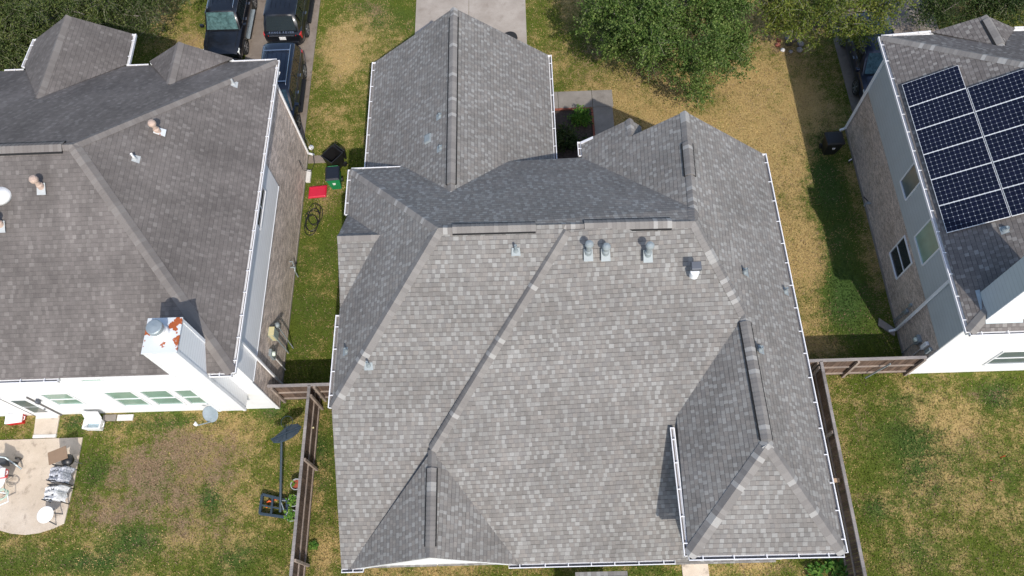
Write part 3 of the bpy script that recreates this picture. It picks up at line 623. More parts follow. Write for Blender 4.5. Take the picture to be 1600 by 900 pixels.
for a,b,o in((sSE,sNE,X),(V((sSE.x-.75,ySr,z2)),sSE,-Yv),(V((-23,ySr,z2)),V((gw.x,ySr,z2)),-Yv),(R1b,R1a,X),(L1b,L1a,-X),(V((R1b.x+.05,sNE.y,z2)),V((L2.x,sNE.y,z2)),Yv),(V((R2.x,sNE.y,z2)),sNE,Yv),(V((L1b.x-.8,sNE.y,z2)),V((L1b.x,sNE.y,z2)),Yv)):
    if (b-a).length>.3: gutter(H2,a,b,o); fascia(H2,a,b,o)
fascia(H2,V((gw.x,ySr,z2)),V((sSE.x-.75,ySr,z2)),-Yv)
for a,b in((D1,R1a),(D1,L1a),(D2,R2),(D2,L2)): rake(H2,a,b,Yv)
for p in(R1a,L1a): fascia(H2,V(p)-V((.3 if p is R1a else 0,0,0)),V(p)+V((0 if p is R1a else .3,0,0)),Yv,.14,.1,'gutter_white',.02)
wx=-10.25; wy=9.3; wyn=21.7
# east wall: brick with a raised panel of siding over it
ya=atx(433,290,wx); yb=atx(399,560,wx); ytop=atx(412,256,wx)
zs=(ya.z+yb.z)/2
prism(H2,'wall','siding_white',rect(-30.2,wy,wx-.02,wyn),0.0,z2-.12)
wallpoly(H2,'brick_wall','brick_buff',[[(wx,wy,0),(wx,wyn,0),(wx,wyn,z2-.12),(wx,ya.y,z2-.12),(wx,ya.y,zs),(wx,wy,zs)]])
m=MB(); m.box((wx+.004,wy-.03,zs),(wx+.05,ya.y,z2-.1)); m.build('siding','siding_white',H2)
m=MB(); m.box((wx-.02,wy-.045,0.02),(wx+.02,wy-.006,z2-.1)); m.box((wx-.16,wy-.04,0),(wx-.02,wy-.008,z2-.1)); m.build('corner_board','white_trim',H2)
m=MB(); m.box((wx-.05,wy,.0),(wx+.03,wyn,.12)); m.build('foundation','concrete_walk',H2)
m=MB(); m.box((wx+.012,wy+.02,zs-.05),(wx+.065,ya.y,zs)); m.build('belt_board','white_trim',H2)
for u0,u1,za,zb in((-18.5,-17.5,1.35,2.7),(-16.08,-15.08,.97,2.7),(-14.72,-13.72,.98,2.7),(-13.42,-12.68,.97,2.68),(-16.15,-15.45,3.98,5.0)): window(H2,'y',wy,u0,u1,za,zb,-1)
wn1=atx(409,300,wx)
wa=atx(414.5,301,wx+.05); wb=atx(402,356,wx+.05)
window(H2,'x',wx+.05,wb.y+.1,wa.y,4.72,5.45,1,'window_dark',True,vert=True)
# back door
m=MB(); m.box((-20.22,wy-.05,.05),(-19.22,wy-.005,2.38)); dr=m.build('door','white_trim',H2)
MB().box((-20.26,wy-.06,.03),(-20.225,wy-.004,2.42)).box((-19.215,wy-.06,.03),(-19.17,wy-.004,2.42)).build('door_frame','gutter_inside',dr)
MB().box((-20.0,wy-.062,.55),(-19.44,wy-.052,1.25)).box((-20.0,wy-.062,1.32),(-19.44,wy-.052,2.1)).build('pane','window_grey',dr)
MB().lathe((-19.3,wy-.05,1.02),[(.035,0),(.035,.05)],12,(0,-1,0)).build('handle','dark_grey_metal',dr)
lm=MB(); c=V((-18.95,wy,2.05)); lm.box(c+V((-.05,-.06,-.1)),c+V((.05,-.01,.1))); lm.lathe(c+V((0,-.12,-.12)),[(.05,0),(.08,.05),(.08,.2),(.02,.28)],10); tag(lm.build('wall_lamp','dark_grey_metal'),'small dark lantern on the white wall beside the back door','wall lamp')
# downspouts
downspout(H2,[(wx+.3,wyn+.2,z2-.2),(wx+.07,wyn-.05,z2-.5),(wx+.07,wyn-.05,.18),(wx+.3,wyn-.05,.06)]); 
dsb=V((wx+.09,atx(440,600,wx+.1).y,0)); downspout(H2,[(sSE.x+.05,dsb.y,z2-.12),(wx+.1,dsb.y,z2-.5),(wx+.1,dsb.y,.2),(wx+.35,dsb.y,.06)])
downspout(H2,[(gw.x-.05,ySr-.06,z2-.1),(gw.x-.02,ySr+.1,z2-.3),(gw.x-.05,wy-.06,z2-.5),(gw.x-.05,wy-.06,4.3)],s=.055)
# chimney
cz=8.1; cx0,cx1=-11.93,-10.9; cy0,cy1=8.66,9.78
c=thing('x','x','x'); bpy.data.objects.remove(c)
m=MB(); m.box((cx0,cy0,1.9),(cx1,cy1,cz)); ch=m.build('chimney','siding_white',H2)
m=MB()
for (x,y) in((cx0,cy0),(cx1,cy0),(cx1,cy1),(cx0,cy1)): m.box((x-.02 if x==cx0 else x-.09,y-.02 if y==cy0 else y-.09,1.88),(x+.09 if x==cx0 else x+.02,y+.09 if y==cy0 else y+.02,cz-.01))
m.build('corner_board','white_trim',ch)
s=N('rusty_cap'); n1=s.noise(s.pos(),2.3,4,.55); n2=s.noise(s.pos(),18,4,.7); f=s.ss(s.math('ADD',n1,s.math('MULTIPLY',s.math('SUBTRACT',n2,.5),.12)),.555,.575); rc_=s.mix(n2,(.22,.045,.012),(.50,.13,.03)); s.out(s.mix(f,(.62,.65,.66),rc_),.6)
m=MB(); m.box((cx0-.04,cy0-.04,cz),(cx1+.04,cy1+.04,cz+.05)); m.build('chimney_cap','rusty_cap',ch,bevel=.01)
fc_=V(((cx0+cx1)/2-.02,(cy0+cy1)/2+.06,cz+.05)); MB().lathe(fc_,[(.27,0),(.25,.12),(.20,.18),(.20,.40)],24).build('flue','white_paint',ch)
MB().lathe(fc_+V((0,0,.40)),[(.25,0),(.25,.14),(.22,.17),(.01,.20)],24).build('flue_cap','galvanised',ch)
for px,py,P_,h,mt,dn in((389/1.0*0+211,248,E2,.34,'white_paint',X),(365,131,E2,.30,'lead_boot',X)): pipe_vent(H2,onplane(px,py,P_),h,.04,mt,'lead_boot',dn,'vent_pipe',P_[1])
for px,py,P_,b_ in((247,206,E2,'rusty_cap'),(66,293,S2,'lead_boot'),(3,352,S2,'lead_boot')): cap_vent(H2,onplane(px,py,P_)+V((0,0,.06)),.5,.08,.14,'vent_tan',b_,P_[1],X if P_ is E2 else -Yv)
q=onplane(2,306,S2); MB().lathe(q-V((0,0,.05)),[(.36,0),(.34,.12),(.24,.22),(.01,.27)],24).build('dome_vent','white_paint',H2,smooth=True)
# =====================================================================
# RIGHT HOUSE
# =====================================================================
H3=thing('house','right house with pale siding above taupe brick and solar panels on its roof','house',(21,16,0))
z3=5.5
NW3=at(1379,57,z3); SW3=at(1513,519,z3); NW3.x=SW3.x=(NW3.x+SW3.x)/2
mW3=.60; nW3=V((-mW3,0,1)).normalized(); W3=(V(NW3),nW3)
q=onplane(1600,99,W3); mF3=(q.z-z3)/(NW3.y-q.y)
y3=(NW3.y+SW3.y)/2; zr3=z3+mF3*(NW3.y-y3); xr3=NW3.x+(zr3-z3)/mW3
T3=V((xr3,y3,zr3)); XE3=34.; TE3=V((XE3-(xr3-NW3.x),y3,zr3)); NE3=V((XE3,NW3.y,z3)); SE3=V((XE3,SW3.y,z3))
F3=plane(NW3,T3,NE3); R3=plane(SW3,T3,SE3)
b3=onplane(1567,72,F3); d3=at(1540,24,b3.z); l3=at(1455,50,z3); r3=at(1586,44,z3)
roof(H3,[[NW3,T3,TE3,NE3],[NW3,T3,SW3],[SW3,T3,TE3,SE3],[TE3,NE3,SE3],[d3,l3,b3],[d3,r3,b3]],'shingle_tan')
capm(H3,NW3,T3,F3[1],nW3,'cap_grey',.17); capm(H3,SW3,T3,nW3,R3[1],'cap_grey',.17); capm(H3,T3,TE3,F3[1],R3[1],'cap_grey')
n1,n2=pnorm([d3,l3,b3]),pnorm([d3,r3,b3]); capm(H3,d3,b3,n1,n2,'cap_grey',.15); ventm(H3,lerp(d3,b3,.12),lerp(d3,b3,.92),n1,n2,'cap_grey',.17)
for a,b,o in((SW3,NW3,-X),(NW3,l3,Yv),(r3,NE3,Yv),(SW3,SE3,-Yv)): gutter(H3,a,b,o); fascia(H3,a,b,o)
rake(H3,d3,l3,Yv);rake(H3,d3,r3,Yv)
vx=15.12; vy=9.95; vyn=21.98
ba=atx(1372.5,200,vx); bb=atx(1434.8,420,vx); bc=atx(1471.5,547,vx); zs3=(ba.z+bb.z+bc.z)/3
prism(H3,'wall','siding_shaded',rect(vx+.02,vy,XE3-.5,vyn),0,z3-.12)
prism(H3,'rear_wall','siding_white',[(vx-.02,vy-.03),(XE3-.5,vy-.03),(XE3-.5,vy-.005),(vx-.02,vy-.005)],.05,z3-.1,True)
wallpoly(H3,'brick_wall','brick_taupe',[[(vx,vy,0),(vx,vyn,0),(vx,vyn,zs3),(vx,vy,zs3)]])
MB().box((vx-.05,vy-.03,zs3),(vx-.003,vyn+.02,z3-.1)).build('siding','siding_shaded',H3)
MB().box((vx-.03,vy-.05,.02),(vx+.09,vy-.032,z3-.1)).build('corner_board','white_trim',H3)
MB().box((vx-.03,vy,0),(vx+.05,vyn,.12)).build('foundation','concrete_walk',H3)
w1=[atx(*p,vx-.05) for p in((1430,255),(1416.5,273),(1440,282),(1425,301))]; window(H3,'x',vx-.05,w1[2].y,w1[0].y,3.45,4.75,-1,'window_grey',False)
w2=[atx(*p,vx-.05) for p in((1458,341),(1442,358),(1471.5,383),(1456,400))]; window(H3,'x',vx-.05,w2[3].y,w2[1].y,3.35,4.75,-1,'window_green',False)
w3=[atx(*p,vx) for p in((1414,372),(1392,395),(1425,411),(1402,435))]; window(H3,'x',vx,w3[3].y,w3[1].y,(w3[1].z+w3[3].z)/2,(w3[0].z+w3[2].z)/2,-1,'window_dark',True)
rw=[aty(*p,vy-.03) for p in((1566,549),(1535,571),(1600,548))]; window(H3,'y',vy-.03,rw[1].x,rw[1].x+1.75,.95,2.35,-1,'window_grey',True)
downspout(H3,[(NW3.x+.02,vyn-.1,z3-.15),(vx-.1,vyn-.05,z3-.5),(vx-.1,vyn-.05,.2),(vx-.3,vyn-.05,.06)],s=.085)
dy=atx(1401,515,vx-.1).y; downspout(H3,[(SW3.x,dy,z3-.15),(vx-.12,dy,z3-.55),(vx-.12,dy,.2),(vx-.35,dy,.06)],s=.085)
# chimney
qa=onplane(1543,497,W3); qb=onplane(1532,457,W3); cxa=(qa.x+qb.x)/2
ch=MB().box((cxa,qa.y,5.2),(cxa+1.5,qb.y,8.9)).build('chimney','siding_shaded',H3)
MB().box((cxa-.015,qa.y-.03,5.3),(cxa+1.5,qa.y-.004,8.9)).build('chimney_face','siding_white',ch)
MB().box((cxa-.04,qa.y-.05,8.9),(cxa+1.54,qb.y+.04,8.96)).build('chimney_cap','white_paint',ch)
fz=lambda x,y:min(z3+mW3*(x-NW3.x),z3+(zr3-z3)/(y3-SW3.y)*(y-SW3.y))
m=MB(); a=[(cxa-.03,qa.y-.14),(cxa+1.2,qa.y-.14),(cxa+1.2,qa.y-.02),(cxa-.03,qa.y-.02)]; m.poly([(x,y,fz(x,y)+.03) for x,y in a]); a=[(cxa-.12,qa.y-.02),(cxa-.005,qa.y-.02),(cxa-.005,qb.y+.1),(cxa-.12,qb.y+.1)]; m.poly([(x,y,fz(x,y)+.035) for x,y in a]); m.build('flashing','galvanised',ch)
pipe_vent(H3,onplane(1571,359,W3),.22,.06,'galvanised','vent_paint',-X,'vent_pipe',nW3)
# solar array
def lp2(a,b,t): return V(a)+(V(b)-V(a))*t
q00=onplane(1410,135,W3);q10=onplane(1498,106.5,W3);q01=onplane(1482,366,W3); 
yT=q00.y; yB=q01.y; rows=6; ph=(yT-yB)/rows; sdir=V((1,0,mW3)).normalized(); pw=(onplane(1498,106.5,W3)-q00).length
names_row=['first','second','third','fourth','fifth','lowest']
for col in range(3):
    for r in range(rows):
        if col>0 and r==0: continue
        if col==2 and r>3: continue
        xo=(pw+.035)*col; c0=V((q00.x,0,q00.z))+sdir*xo; x0_=c0.x;z0_=c0.z
        yy1=yT-ph*r-.007; yy0=yT-ph*(r+1)+.007
        t=thing('solar_panel',{0:'solar panel in the column nearest the gutter, ',1:'solar panel in the middle column, ',2:'partly seen solar panel in the far right column, '}[col]+names_row[r]+' from the street end','solar panel',(x0_,yy0,z0_),0,'solar panels on the right house roof')
        up=V((-mW3,0,1)).normalized(); b0=V((x0_,yy0,z0_))+up*.10
        A=b0;B=b0+sdir*pw; C=B+V((0,yy1-yy0,0));D=A+V((0,yy1-yy0,0)); fr=MB(); k=.013
        fr.hexa([A,B,C,D]+[x+up*.035 for x in(A,B,C,D)]); fr.build('frame','white_trim',t)
        e=sdir*k; g_=V((0,k,0)); hh_=up*.038; cm=MB(); cm.poly([A+e+g_+hh_,B-e+g_+hh_,C-e-g_+hh_,D+e-g_+hh_],None,0,0,uv=[(0,0),(12,0),(12,6),(0,6)]); cm.build('cells','solar_cells',t)
# =====================================================================
# FENCES
# =====================================================================
def fence(name,label,axis,c,a0,a1,side,mat='fence_board',rail='fence_rail',post_at=(),h=1.83,top_rail='fence_rail_grey',braces=()):
    # axis 'x': runs along x at y=c ; 'y': runs along y at x=c. side: which way the rails face (+-1)
    t=thing(name,label,'fence',(a0,c,0) if axis=='x' else (c,a0,0))
    def B(m,u0,u1,d0,d1,z0,z1,seg=0):
        lo,hi=sorted((c+side*d0,c+side*d1))
        if axis=='x': m.box((u0,lo,z0),(u1,hi,z1),seg)
        else: m.box((lo,u0,z0),(hi,u1,z1),seg)
    m=MB(); u=a0
    while u<a1-.02:
        w_=min(.138,a1-u); hh=h+random.uniform(-.025,.02); j=random.uniform(-.006,.006); B(m,u+.003,u+w_-.003,-.022+j,-.002+j,.02,hh); u+=.143
    m.build('pickets',mat,t)
    for i,z in enumerate((.22,.95,h-.10)):
        m=MB(); B(m,a0+.01,a1-.01,.0,.042,z,z+.09); m.build('rail',top_rail if i==2 else rail,t)
    m=MB(); B(m,a0,a1,-.035,.075,h+.021,h+.055); m.build('cap_board',top_rail,t)
    for p in post_at:
        m=MB(); B(m,p-.045,p+.045,.043,.135,0,h-.02); m.build('post',rail,t)
    return t
fl=(at(485,610,1.85).x+at(455,850,1.85).x)/2; fr_=11.08; ycl=at(412,601,1.85).y-.05; ycr=at(1365,560,1.85).y
fence('wooden_fence','dark brown picket fence beside the basketball hoop in the left yard','y',fl,-3,ycl-.05,1,post_at=(-1.2,1.1,3.2,at(495,725,1.).y,9.2))
fence('wooden_fence','short brown picket fence between the left brick wall and the narrow side strip','x',ycl,wx+.05,NW.x+.35,-1,post_at=(wx+.2,fl+.2,-7.3))
fence('wooden_fence','long dark picket fence along the right side of the middle house','y',fr_,-3,ycr-.05,-1,post_at=(-.5,2.0,7.2,9.7))
tg=fence('wooden_fence','weathered picket fence with a braced gate reaching to the right house','x',ycr,8.7,15.05,-1,post_at=(10.98,12.5,15.0))
gp0,gp1=at(1357,592,.12),at(1384,561,1.6); MB().beam((13.75,ycr-.16,1.62),(13.35,ycr-.2,.12),.05,.05).build('gate_brace','galvanised',tg)
tag(MB().beam((9.6,at(1312,750,1.5).y,1.45),(11.0,at(1312,750,1.5).y,1.45),.14,.09).box((9.7,at(1312,750,1.5).y-.04,0),(9.79,at(1312,750,1.5).y+.05,1.4)).build('timber_beam','new_wood'),'pale new timber beam bridging the dark gap beside the right hand fence','timber beam')
# =====================================================================
# VEHICLES
# =====================================================================
def car(name,label,cat,loc,rz,L,W,H,paint,hood,glass='windshield_glass',rear=False,ws_run=.75,rails=True,boards=True,chin=.30,rear_slope=.35,round_=0.0,text=None,cross=False):
    t=thing(name,label,cat,loc,rz)
    hw=W/2; belt=H*.60; gh=H; F=L/2
    st=[(F,.74,.50,.62),(F-.06,.86,.40,.78*belt),(F-.28,.95,.32,belt*.86),(F-hood*.5,.985,.30,belt*.93),(F-hood,1,.30,belt*.985),(0,1,.30,belt),(-F+.75,1,.30,belt),(-F+.22,.97,.34,belt*.99),(-F+.05,.90,.40,belt*.93),(-F,.80,.50,belt*.72)]
    def sec(y,k,zb,zt):
        w_=hw*k; c=.03
        return [(-w_*.86,y,zb),(w_*.86,y,zb),(w_*.97,y,zb+.10),(w_,y,zb+(zt-zb)*.45),(w_*.985,y,zt-.15),(w_*.93,y,zt-.045),(w_*.78,y,zt-.003),(w_*.4,y,zt+.02),(0,y,zt+.028),(-w_*.4,y,zt+.02),(-w_*.78,y,zt-.003),(-w_*.93,y,zt-.045),(-w_*.985,y,zt-.15),(-w_,y,zb+(zt-zb)*.45),(-w_*.97,y,zb+.10)]
    body=MB().loft([sec(*s_) for s_ in st]).build('body',paint,t,False,smooth=True)
    md=body.modifiers.new('e','EDGE_SPLIT'); md.split_angle=math.radians(42)
    yw=F-hood+.10; yf=yw-ws_run; yr_=-F+.30+rear_slope; yb=-F+.16
    wb=hw*.93; wt=hw*.76
    cst=[(yw,wb*.96,belt*.97,wb*.93),(yw-ws_run*.5,wb*.98,(belt+gh)/2+.02,(wb+wt)/2*.98),(yf,wb,gh-.045,wt),(yf-.35,wb,gh-.01,wt),((yf+yr_)/2,wb,gh,wt),(yr_+.3,wb,gh-.02,wt*.99),(yr_,wb,gh-.07,wt*.97),((yr_+yb)/2,wb*.97,(gh+belt)/2,wb*.90),(yb,wb*.94,belt*.98,wb*.9)]
    def cs(y,wb_,zt,wt_):
        zb=belt*.93; zz=max(zt,zb+.02)
        return [(-wb_,y,zb),(wb_,y,zb),(wt_+(wb_-wt_)*.12,y,zz-.07 if zz>zb+.2 else zb+.01),(wt_*.93,y,zz-.012),(wt_*.5,y,zz+.012),(0,y,zz+.02),(-wt_*.5,y,zz+.012),(-wt_*.93,y,zz-.012),(-wt_-(wb_-wt_)*.12,y,zz-.07 if zz>zb+.2 else zb+.01)]
    cab=MB().loft([cs(*s_) for s_ in cst]).build('cabin',paint,t,False,smooth=True)
    md=cab.modifiers.new('e','EDGE_SPLIT'); md.split_angle=math.radians(38)
    # glass
    def patch(nm,mat,p00,p10,p11,p01,bul,off=.012,nx_=6):
        m=MB(); p=[V(x) for x in(p00,p10,p11,p01)]; nn=(p[1]-p[0]).cross(p[3]-p[0]).normalized()
        if nn.z<0 and abs(nn.z)>.1: nn=-nn
        elif abs(nn.z)<=.1 and nn.dot((p[0]+p[2])/2)<0: nn=-nn
        for i in range(nx_):
            a=i/nx_;b=(i+1)/nx_; f_=lambda s_:nn*(off+bul*math.sin(math.pi*s_))
            m.poly([p[0].lerp(p[1],a)+f_(a),p[0].lerp(p[1],b)+f_(b),p[3].lerp(p[2],b)+f_(b),p[3].lerp(p[2],a)+f_(a)])
        return m.build(nm,mat,t,False,smooth=True)
    zw=belt*.99+.02
    patch('windshield',glass,(-wb*.86,yw-.03,zw+.02),(wb*.86,yw-.03,zw+.02),(wt*.90,yf+.05,gh-.055),(-wt*.90,yf+.05,gh-.055),.035,.03)
    patch('rear_window','car_glass',(-wb*.80,yb+.04,belt*1.03),(wb*.80,yb+.04,belt*1.03),(wt*.84,yr_-.06,gh-.11),(-wt*.84,yr_-.06,gh-.11),.02,.035)
    MB().beam((-wb*.8,yw+.03,zw),(-.05,yw+.05,zw+.015),.025,.02).beam((.02,yw+.03,zw),(wb*.75,yw+.05,zw+.015),.025,.02).build('wiper','black_plastic',t,False)
    for s_ in(-1,1):
        def sp(y,k): # k 0 belt..1 roof
            return (s_*(wb+(wt+(wb-wt)*.12-wb)*k),y,belt*.97+(gh-.09-belt*.97)*k)
        ya_,yz=yf-.02,yr_+.02; cuts=[ya_-.06,ya_-(ya_-yz)*.36,ya_-(ya_-yz)*.70,yz]
        for a,b in zip(cuts[:-1],cuts[1:]):
            k0,k1=.14,.90; A,B_=a-.04,b+.04; sh=(.22 if a==cuts[0] else 0)
            m=MB(); pts=[V(sp(A+sh,k0)),V(sp(B_,k0)),V(sp(B_+.03,k1)),V(sp(A,k1))]; m.poly([p+V((s_*.010,0,.004)) for p in pts]); m.build('side_window','car_glass',t,False)
        m=MB(); m.beam(sp(yf+.15,.07),sp(yz-.1,.07),.012,.025); m.beam(sp(yf+.02,.95),sp(yz,.95),.012,.02); m.build('window_trim','chrome',t,False)
        if rails:
            x_=s_*wt*.86; m=MB(); m.tube([(x_,yf-.15,gh+.01),(x_,yf-.22,gh+.055),(x_,yr_+.25,gh+.055),(x_,yr_+.18,gh+.0)],.018,8); m.build('roof_rail','chrome',t,False)
        if boards:
            m=MB(); m.box((s_*(hw+.02)-.09,-L*.20,.36),(s_*(hw+.02)+.09,L*.20,.43)); m.build('running_board','galvanised' if boards!='dark' else 'black_plastic',t,False,bevel=.02)
        m=MB(); m.box((s_*(hw+.09)-.10,yw-.32,belt+.0),(s_*(hw+.09)+.10,yw-.17,belt+.16)); mo=m.build('mirror',paint,t,False,bevel=.035)
        for dy_ in(.2,-.85):
            MB().box((s_*hw-.02,dy_-.09,belt-.16),(s_*hw+.028,dy_+.09,belt-.125)).build('door_handle','chrome',t,False)
        for y_ in(F-.95,-F+.98):
            R_=.39; m=MB(); m.lathe((s_*(hw-.24),y_,R_),[(R_*.80,0),(R_*.97,.01),(R_,.05),(R_,.20),(R_*.95,.245),(R_*.68,.25)],28,(s_,0,0)); wo=m.build('wheel','tyre',t,False)
            m=MB(); m.lathe((s_*(hw-.02),y_,R_),[(R_*.70,0),(R_*.69,.035),(R_*.60,.02),(R_*.2,.01),(R_*.16,.035),(.01,.04)],24,(s_,0,0))
            for k in range(6):
                a=k*math.pi/3; m.beam((s_*(hw+.012),y_+math.cos(a)*.06,R_+math.sin(a)*.06),(s_*(hw+.012),y_+math.cos(a)*R_*.62,R_+math.sin(a)*R_*.62),.05,.02,(s_,0,0))
            m.build('rim','rim',wo,False)
            m=MB(); 
            for k in range(12):
                a0=math.pi*(k/12);a1=math.pi*((k+1)/12); r0,r1=R_+.035,R_+.085
                m.poly([(s_*(hw+.008),y_+math.cos(a0)*r0,R_+math.sin(a0)*r0),(s_*(hw+.008),y_+math.cos(a0)*r1,R_+math.sin(a0)*r1),(s_*(hw+.008),y_+math.cos(a1)*r1,R_+math.sin(a1)*r1),(s_*(hw+.008),y_+math.cos(a1)*r0,R_+math.sin(a1)*r0)])
            m.build('wheel_arch','black_plastic',t,False)
        # lamps
        m=MB(); m.hexa([(s_*hw*.52,F-.03,belt*.55),(s_*hw*.90,F-.16,belt*.55),(s_*hw*.93,F-.33,belt*.58),(s_*hw*.55,F-.22,belt*.58),(s_*hw*.54,F-.05,belt*.78),(s_*hw*.91,F-.19,belt*.78),(s_*hw*.93,F-.40,belt*.84),(s_*hw*.56,F-.28,belt*.845)]); m.build('headlight','lamp_clear',t,False,bevel=.02)
        m=MB(); m.hexa([(s_*hw*.66,-F+.0,belt*.60),(s_*hw*.95,-F+.14,belt*.60),(s_*hw*.95,-F+.2,belt*.62),(s_*hw*.66,-F+.1,belt*.62),(s_*hw*.66,-F+.03,belt*.90),(s_*hw*.94,-F+.10,belt*.90),(s_*hw*.965,-F+.3,belt*.93),(s_*hw*.66,-F+.14,belt*.95)]); m.build('tail_light','lamp_red',t,False,bevel=.02)
    if cross:
        for y_ in(yf-.35,yr_+.55): MB().beam((-wt*.86,y_,gh+.06),(wt*.86,y_,gh+.06),.05,.02).build('roof_crossbar','chrome',t,False)
    m=MB()
    for k in range(5): m.box((-wt*.6+k*wt*.3-.01,yr_+.4,gh+.016),(-wt*.6+k*wt*.3+.01,yf-.5,gh+.026))
    m.build('roof_ribs',paint,t,False)
    MB().hexa([(-hw*.5,F-.01,.55),(hw*.5,F-.01,.55),(hw*.5,F-.1,.55),(-hw*.5,F-.1,.55),(-hw*.5,F-.06,.78*belt),(hw*.5,F-.06,.78*belt),(hw*.5,F-.15,.8*belt),(-hw*.5,F-.15,.8*belt)]).build('grille','dark_grey_metal',t,False,bevel=.01)
    for s_,nm in((1,'front_bumper'),(-1,'rear_bumper')):
        m=MB(); m.loft([[( -hw*.9,s_*(F-.15),.38),(-hw*.9,s_*(F-.15),.60),(-hw*.9,s_*(F-.30),.62),(-hw*.9,s_*(F-.3),.36)],[(-hw*.7,s_*(F+.05),.38),(-hw*.7,s_*(F+.05),.60),(-hw*.7,s_*(F-.1),.62),(-hw*.7,s_*(F-.1),.36)],[(hw*.7,s_*(F+.05),.38),(hw*.7,s_*(F+.05),.60),(hw*.7,s_*(F-.1),.62),(hw*.7,s_*(F-.1),.36)],[(hw*.9,s_*(F-.15),.38),(hw*.9,s_*(F-.15),.60),(hw*.9,s_*(F-.3),.62),(hw*.9,s_*(F-.3),.36)]]); m.build(nm,paint,t,False,bevel=.02)
    MB().box((-.16,-F-.025,.74),(.16,-F+.04,.90)).build('number_plate','plate_white',t,False)
    # hood shut line and cut lines
    m=MB(); m.beam((-hw*.72,F-.30,belt*.88+.018),(-hw*.78,F-hood+.05,belt+.012),.012,.008); m.beam((hw*.72,F-.30,belt*.88+.018),(hw*.78,F-hood+.05,belt+.012),.012,.008); m.build('hood_seam','black_void',t,False)
    if text:
        cu=bpy.data.curves.new('lettering','FONT'); cu.body=text; cu.size=.13; cu.extrude=.006; cu.align_x='CENTER'; cu.space_character=1.6
        tmp=bpy.data.objects.new('tmp',cu); COL.objects.link(tmp); dg=bpy.context.evaluated_depsgraph_get(); me2=bpy.data.meshes.new_from_object(tmp.evaluated_get(dg)); bpy.data.objects.remove(tmp)
        me2.name='lettering'; me2.materials.clear(); me2.materials.append(MAT['chrome']); o=bpy.data.objects.new('lettering',me2); COL.objects.link(o); o.parent=t; o.location=(0,-F+.075,belt*.985); o.rotation_euler=(math.radians(28),0,0)
        MB().box((-hw*.62,-F+.0,belt*.86),(hw*.62,-F+.03,belt*.90)).build('tailgate_trim','chrome',t,False)
    return t
PI=math.pi
def carpos(px,py,z): return at(px,py,z)
# black SUV facing the houses (hood at px 352,66)
fA=at(350,86,.85); car('parked_car','black SUV facing the camera at the far left of the left driveway','car',(fA.x-.1,fA.y+2.42,0.05),PI-.02,4.95,1.98,1.84,'car_black',1.50,ws_run=.58,boards=True)
fB=at(447,66,.62); car('parked_car','black SUV seen from behind, with a white number plate and red tail lights','car',(fB.x-.02,fB.y+2.42,0.05),-.03,4.8,2.02,1.84,'car_black',1.2,'windshield_glass',rails=False,boards='dark',text='RANGE ROVER')
cc=at(452,100,1.7); car('parked_car','dark navy SUV with silver roof rails and crossbars, partly hidden by the left roof','car',(-11.72,at(467,192,.36).y+1.57,0.05),PI,5.05,1.96,1.74,'car_navy',1.25,'windshield_blue',boards='dark',cross=True,rear_slope=.02)
car('parked_car','dark blue SUV half hidden under the small tree beside the right house','car',(16.85,at(1332,138,.36).y+1.52,0.05),PI,4.95,1.98,1.80,'car_blue',1.2,'windshield_blue',rails=False,boards=False)
wq=at(793,60,.35); t=thing('tyre_on_drive','black tyre edge showing past the garage roof on the middle driveway','tyre',(at(797,54,.05).x,at(797,54,.05).y-.32,.05)); t2=MB().lathe((t.location.x,t.location.y,.05),[(.2,0),(.36,.02),(.38,.1),(.36,.18),(.2,.2)],26).build('tread','tyre',t)
# =====================================================================
# BINS
# =====================================================================
def bin_(name,label,loc,rz,bodym,lidm,openlid,h=1.0,w_=.58,d_=.66,mark=True,tipped=False):
    t=thing(name,label,'wheelie bin',loc,rz)
    m=MB(); k=.80; o=.02
    def rg(z,kk,i=0): a=w_/2*kk-i;b=d_/2*kk-i; return [(-a,-b,z),(a,-b,z),(a,b,z),(-a,b,z)]
    m.loft([rg(.08,k*.9),rg(h*.5,.9),rg(h-.08,1.0),rg(h-.08,1.07),rg(h,1.07),rg(h,1.0,.02),rg(.14,k*.9,.02)],True,True); m.build('bin_body',bodym,t,False,bevel=.012)
    for s_ in(-1,1): MB().lathe((s_*(w_*.36),d_*.42,.12),[(.0,0),(.12,.0),(.12,.07),(.0,.07)],16,(s_,0,0)).build('wheel','black_plastic',t,False)
    m=MB()
    if openlid:
        m.hexa([(-w_*.52,d_*.56,h-.62),(w_*.52,d_*.56,h-.62),(w_*.52,d_*.62,h),(-w_*.52,d_*.62,h),(-w_*.48,d_*.66,h-.60),(w_*.48,d_*.66,h-.60),(w_*.5,d_*.70,h),(-w_*.5,d_*.70,h)])
    else:
        a,b=w_*.56,d_*.57; m.loft([[(-a,-b,h+.005),(a,-b,h+.005),(a,b,h+.005),(-a,b,h+.005)],[(-a,-b,h+.03),(a,-b,h+.03),(a,b,h+.03),(-a,b,h+.03)],[(-a*.8,-b*.8,h+.075),(a*.8,-b*.8,h+.075),(a*.8,b*.8,h+.085),(-a*.8,b*.8,h+.085)]])
    m.build('lid',lidm,t,False,bevel=.015)
    m=MB(); m.tube([(-w_*.4,d_*.5,h-.05),(-w_*.4,d_*.66,h-.03),(w_*.4,d_*.66,h-.03),(w_*.4,d_*.5,h-.05)],.016,8); m.build('handle',bodym,t,False)
    if mark:
        m=MB(); y=-d_/2*.985
        for i in range(3): m.box((-.07+i*.01,y-.012,h*.68-i*.045),(.07-i*.01,y+.01,h*.70-i*.045))
        m.build('printed_mark','white_paint',t,False)
    return t
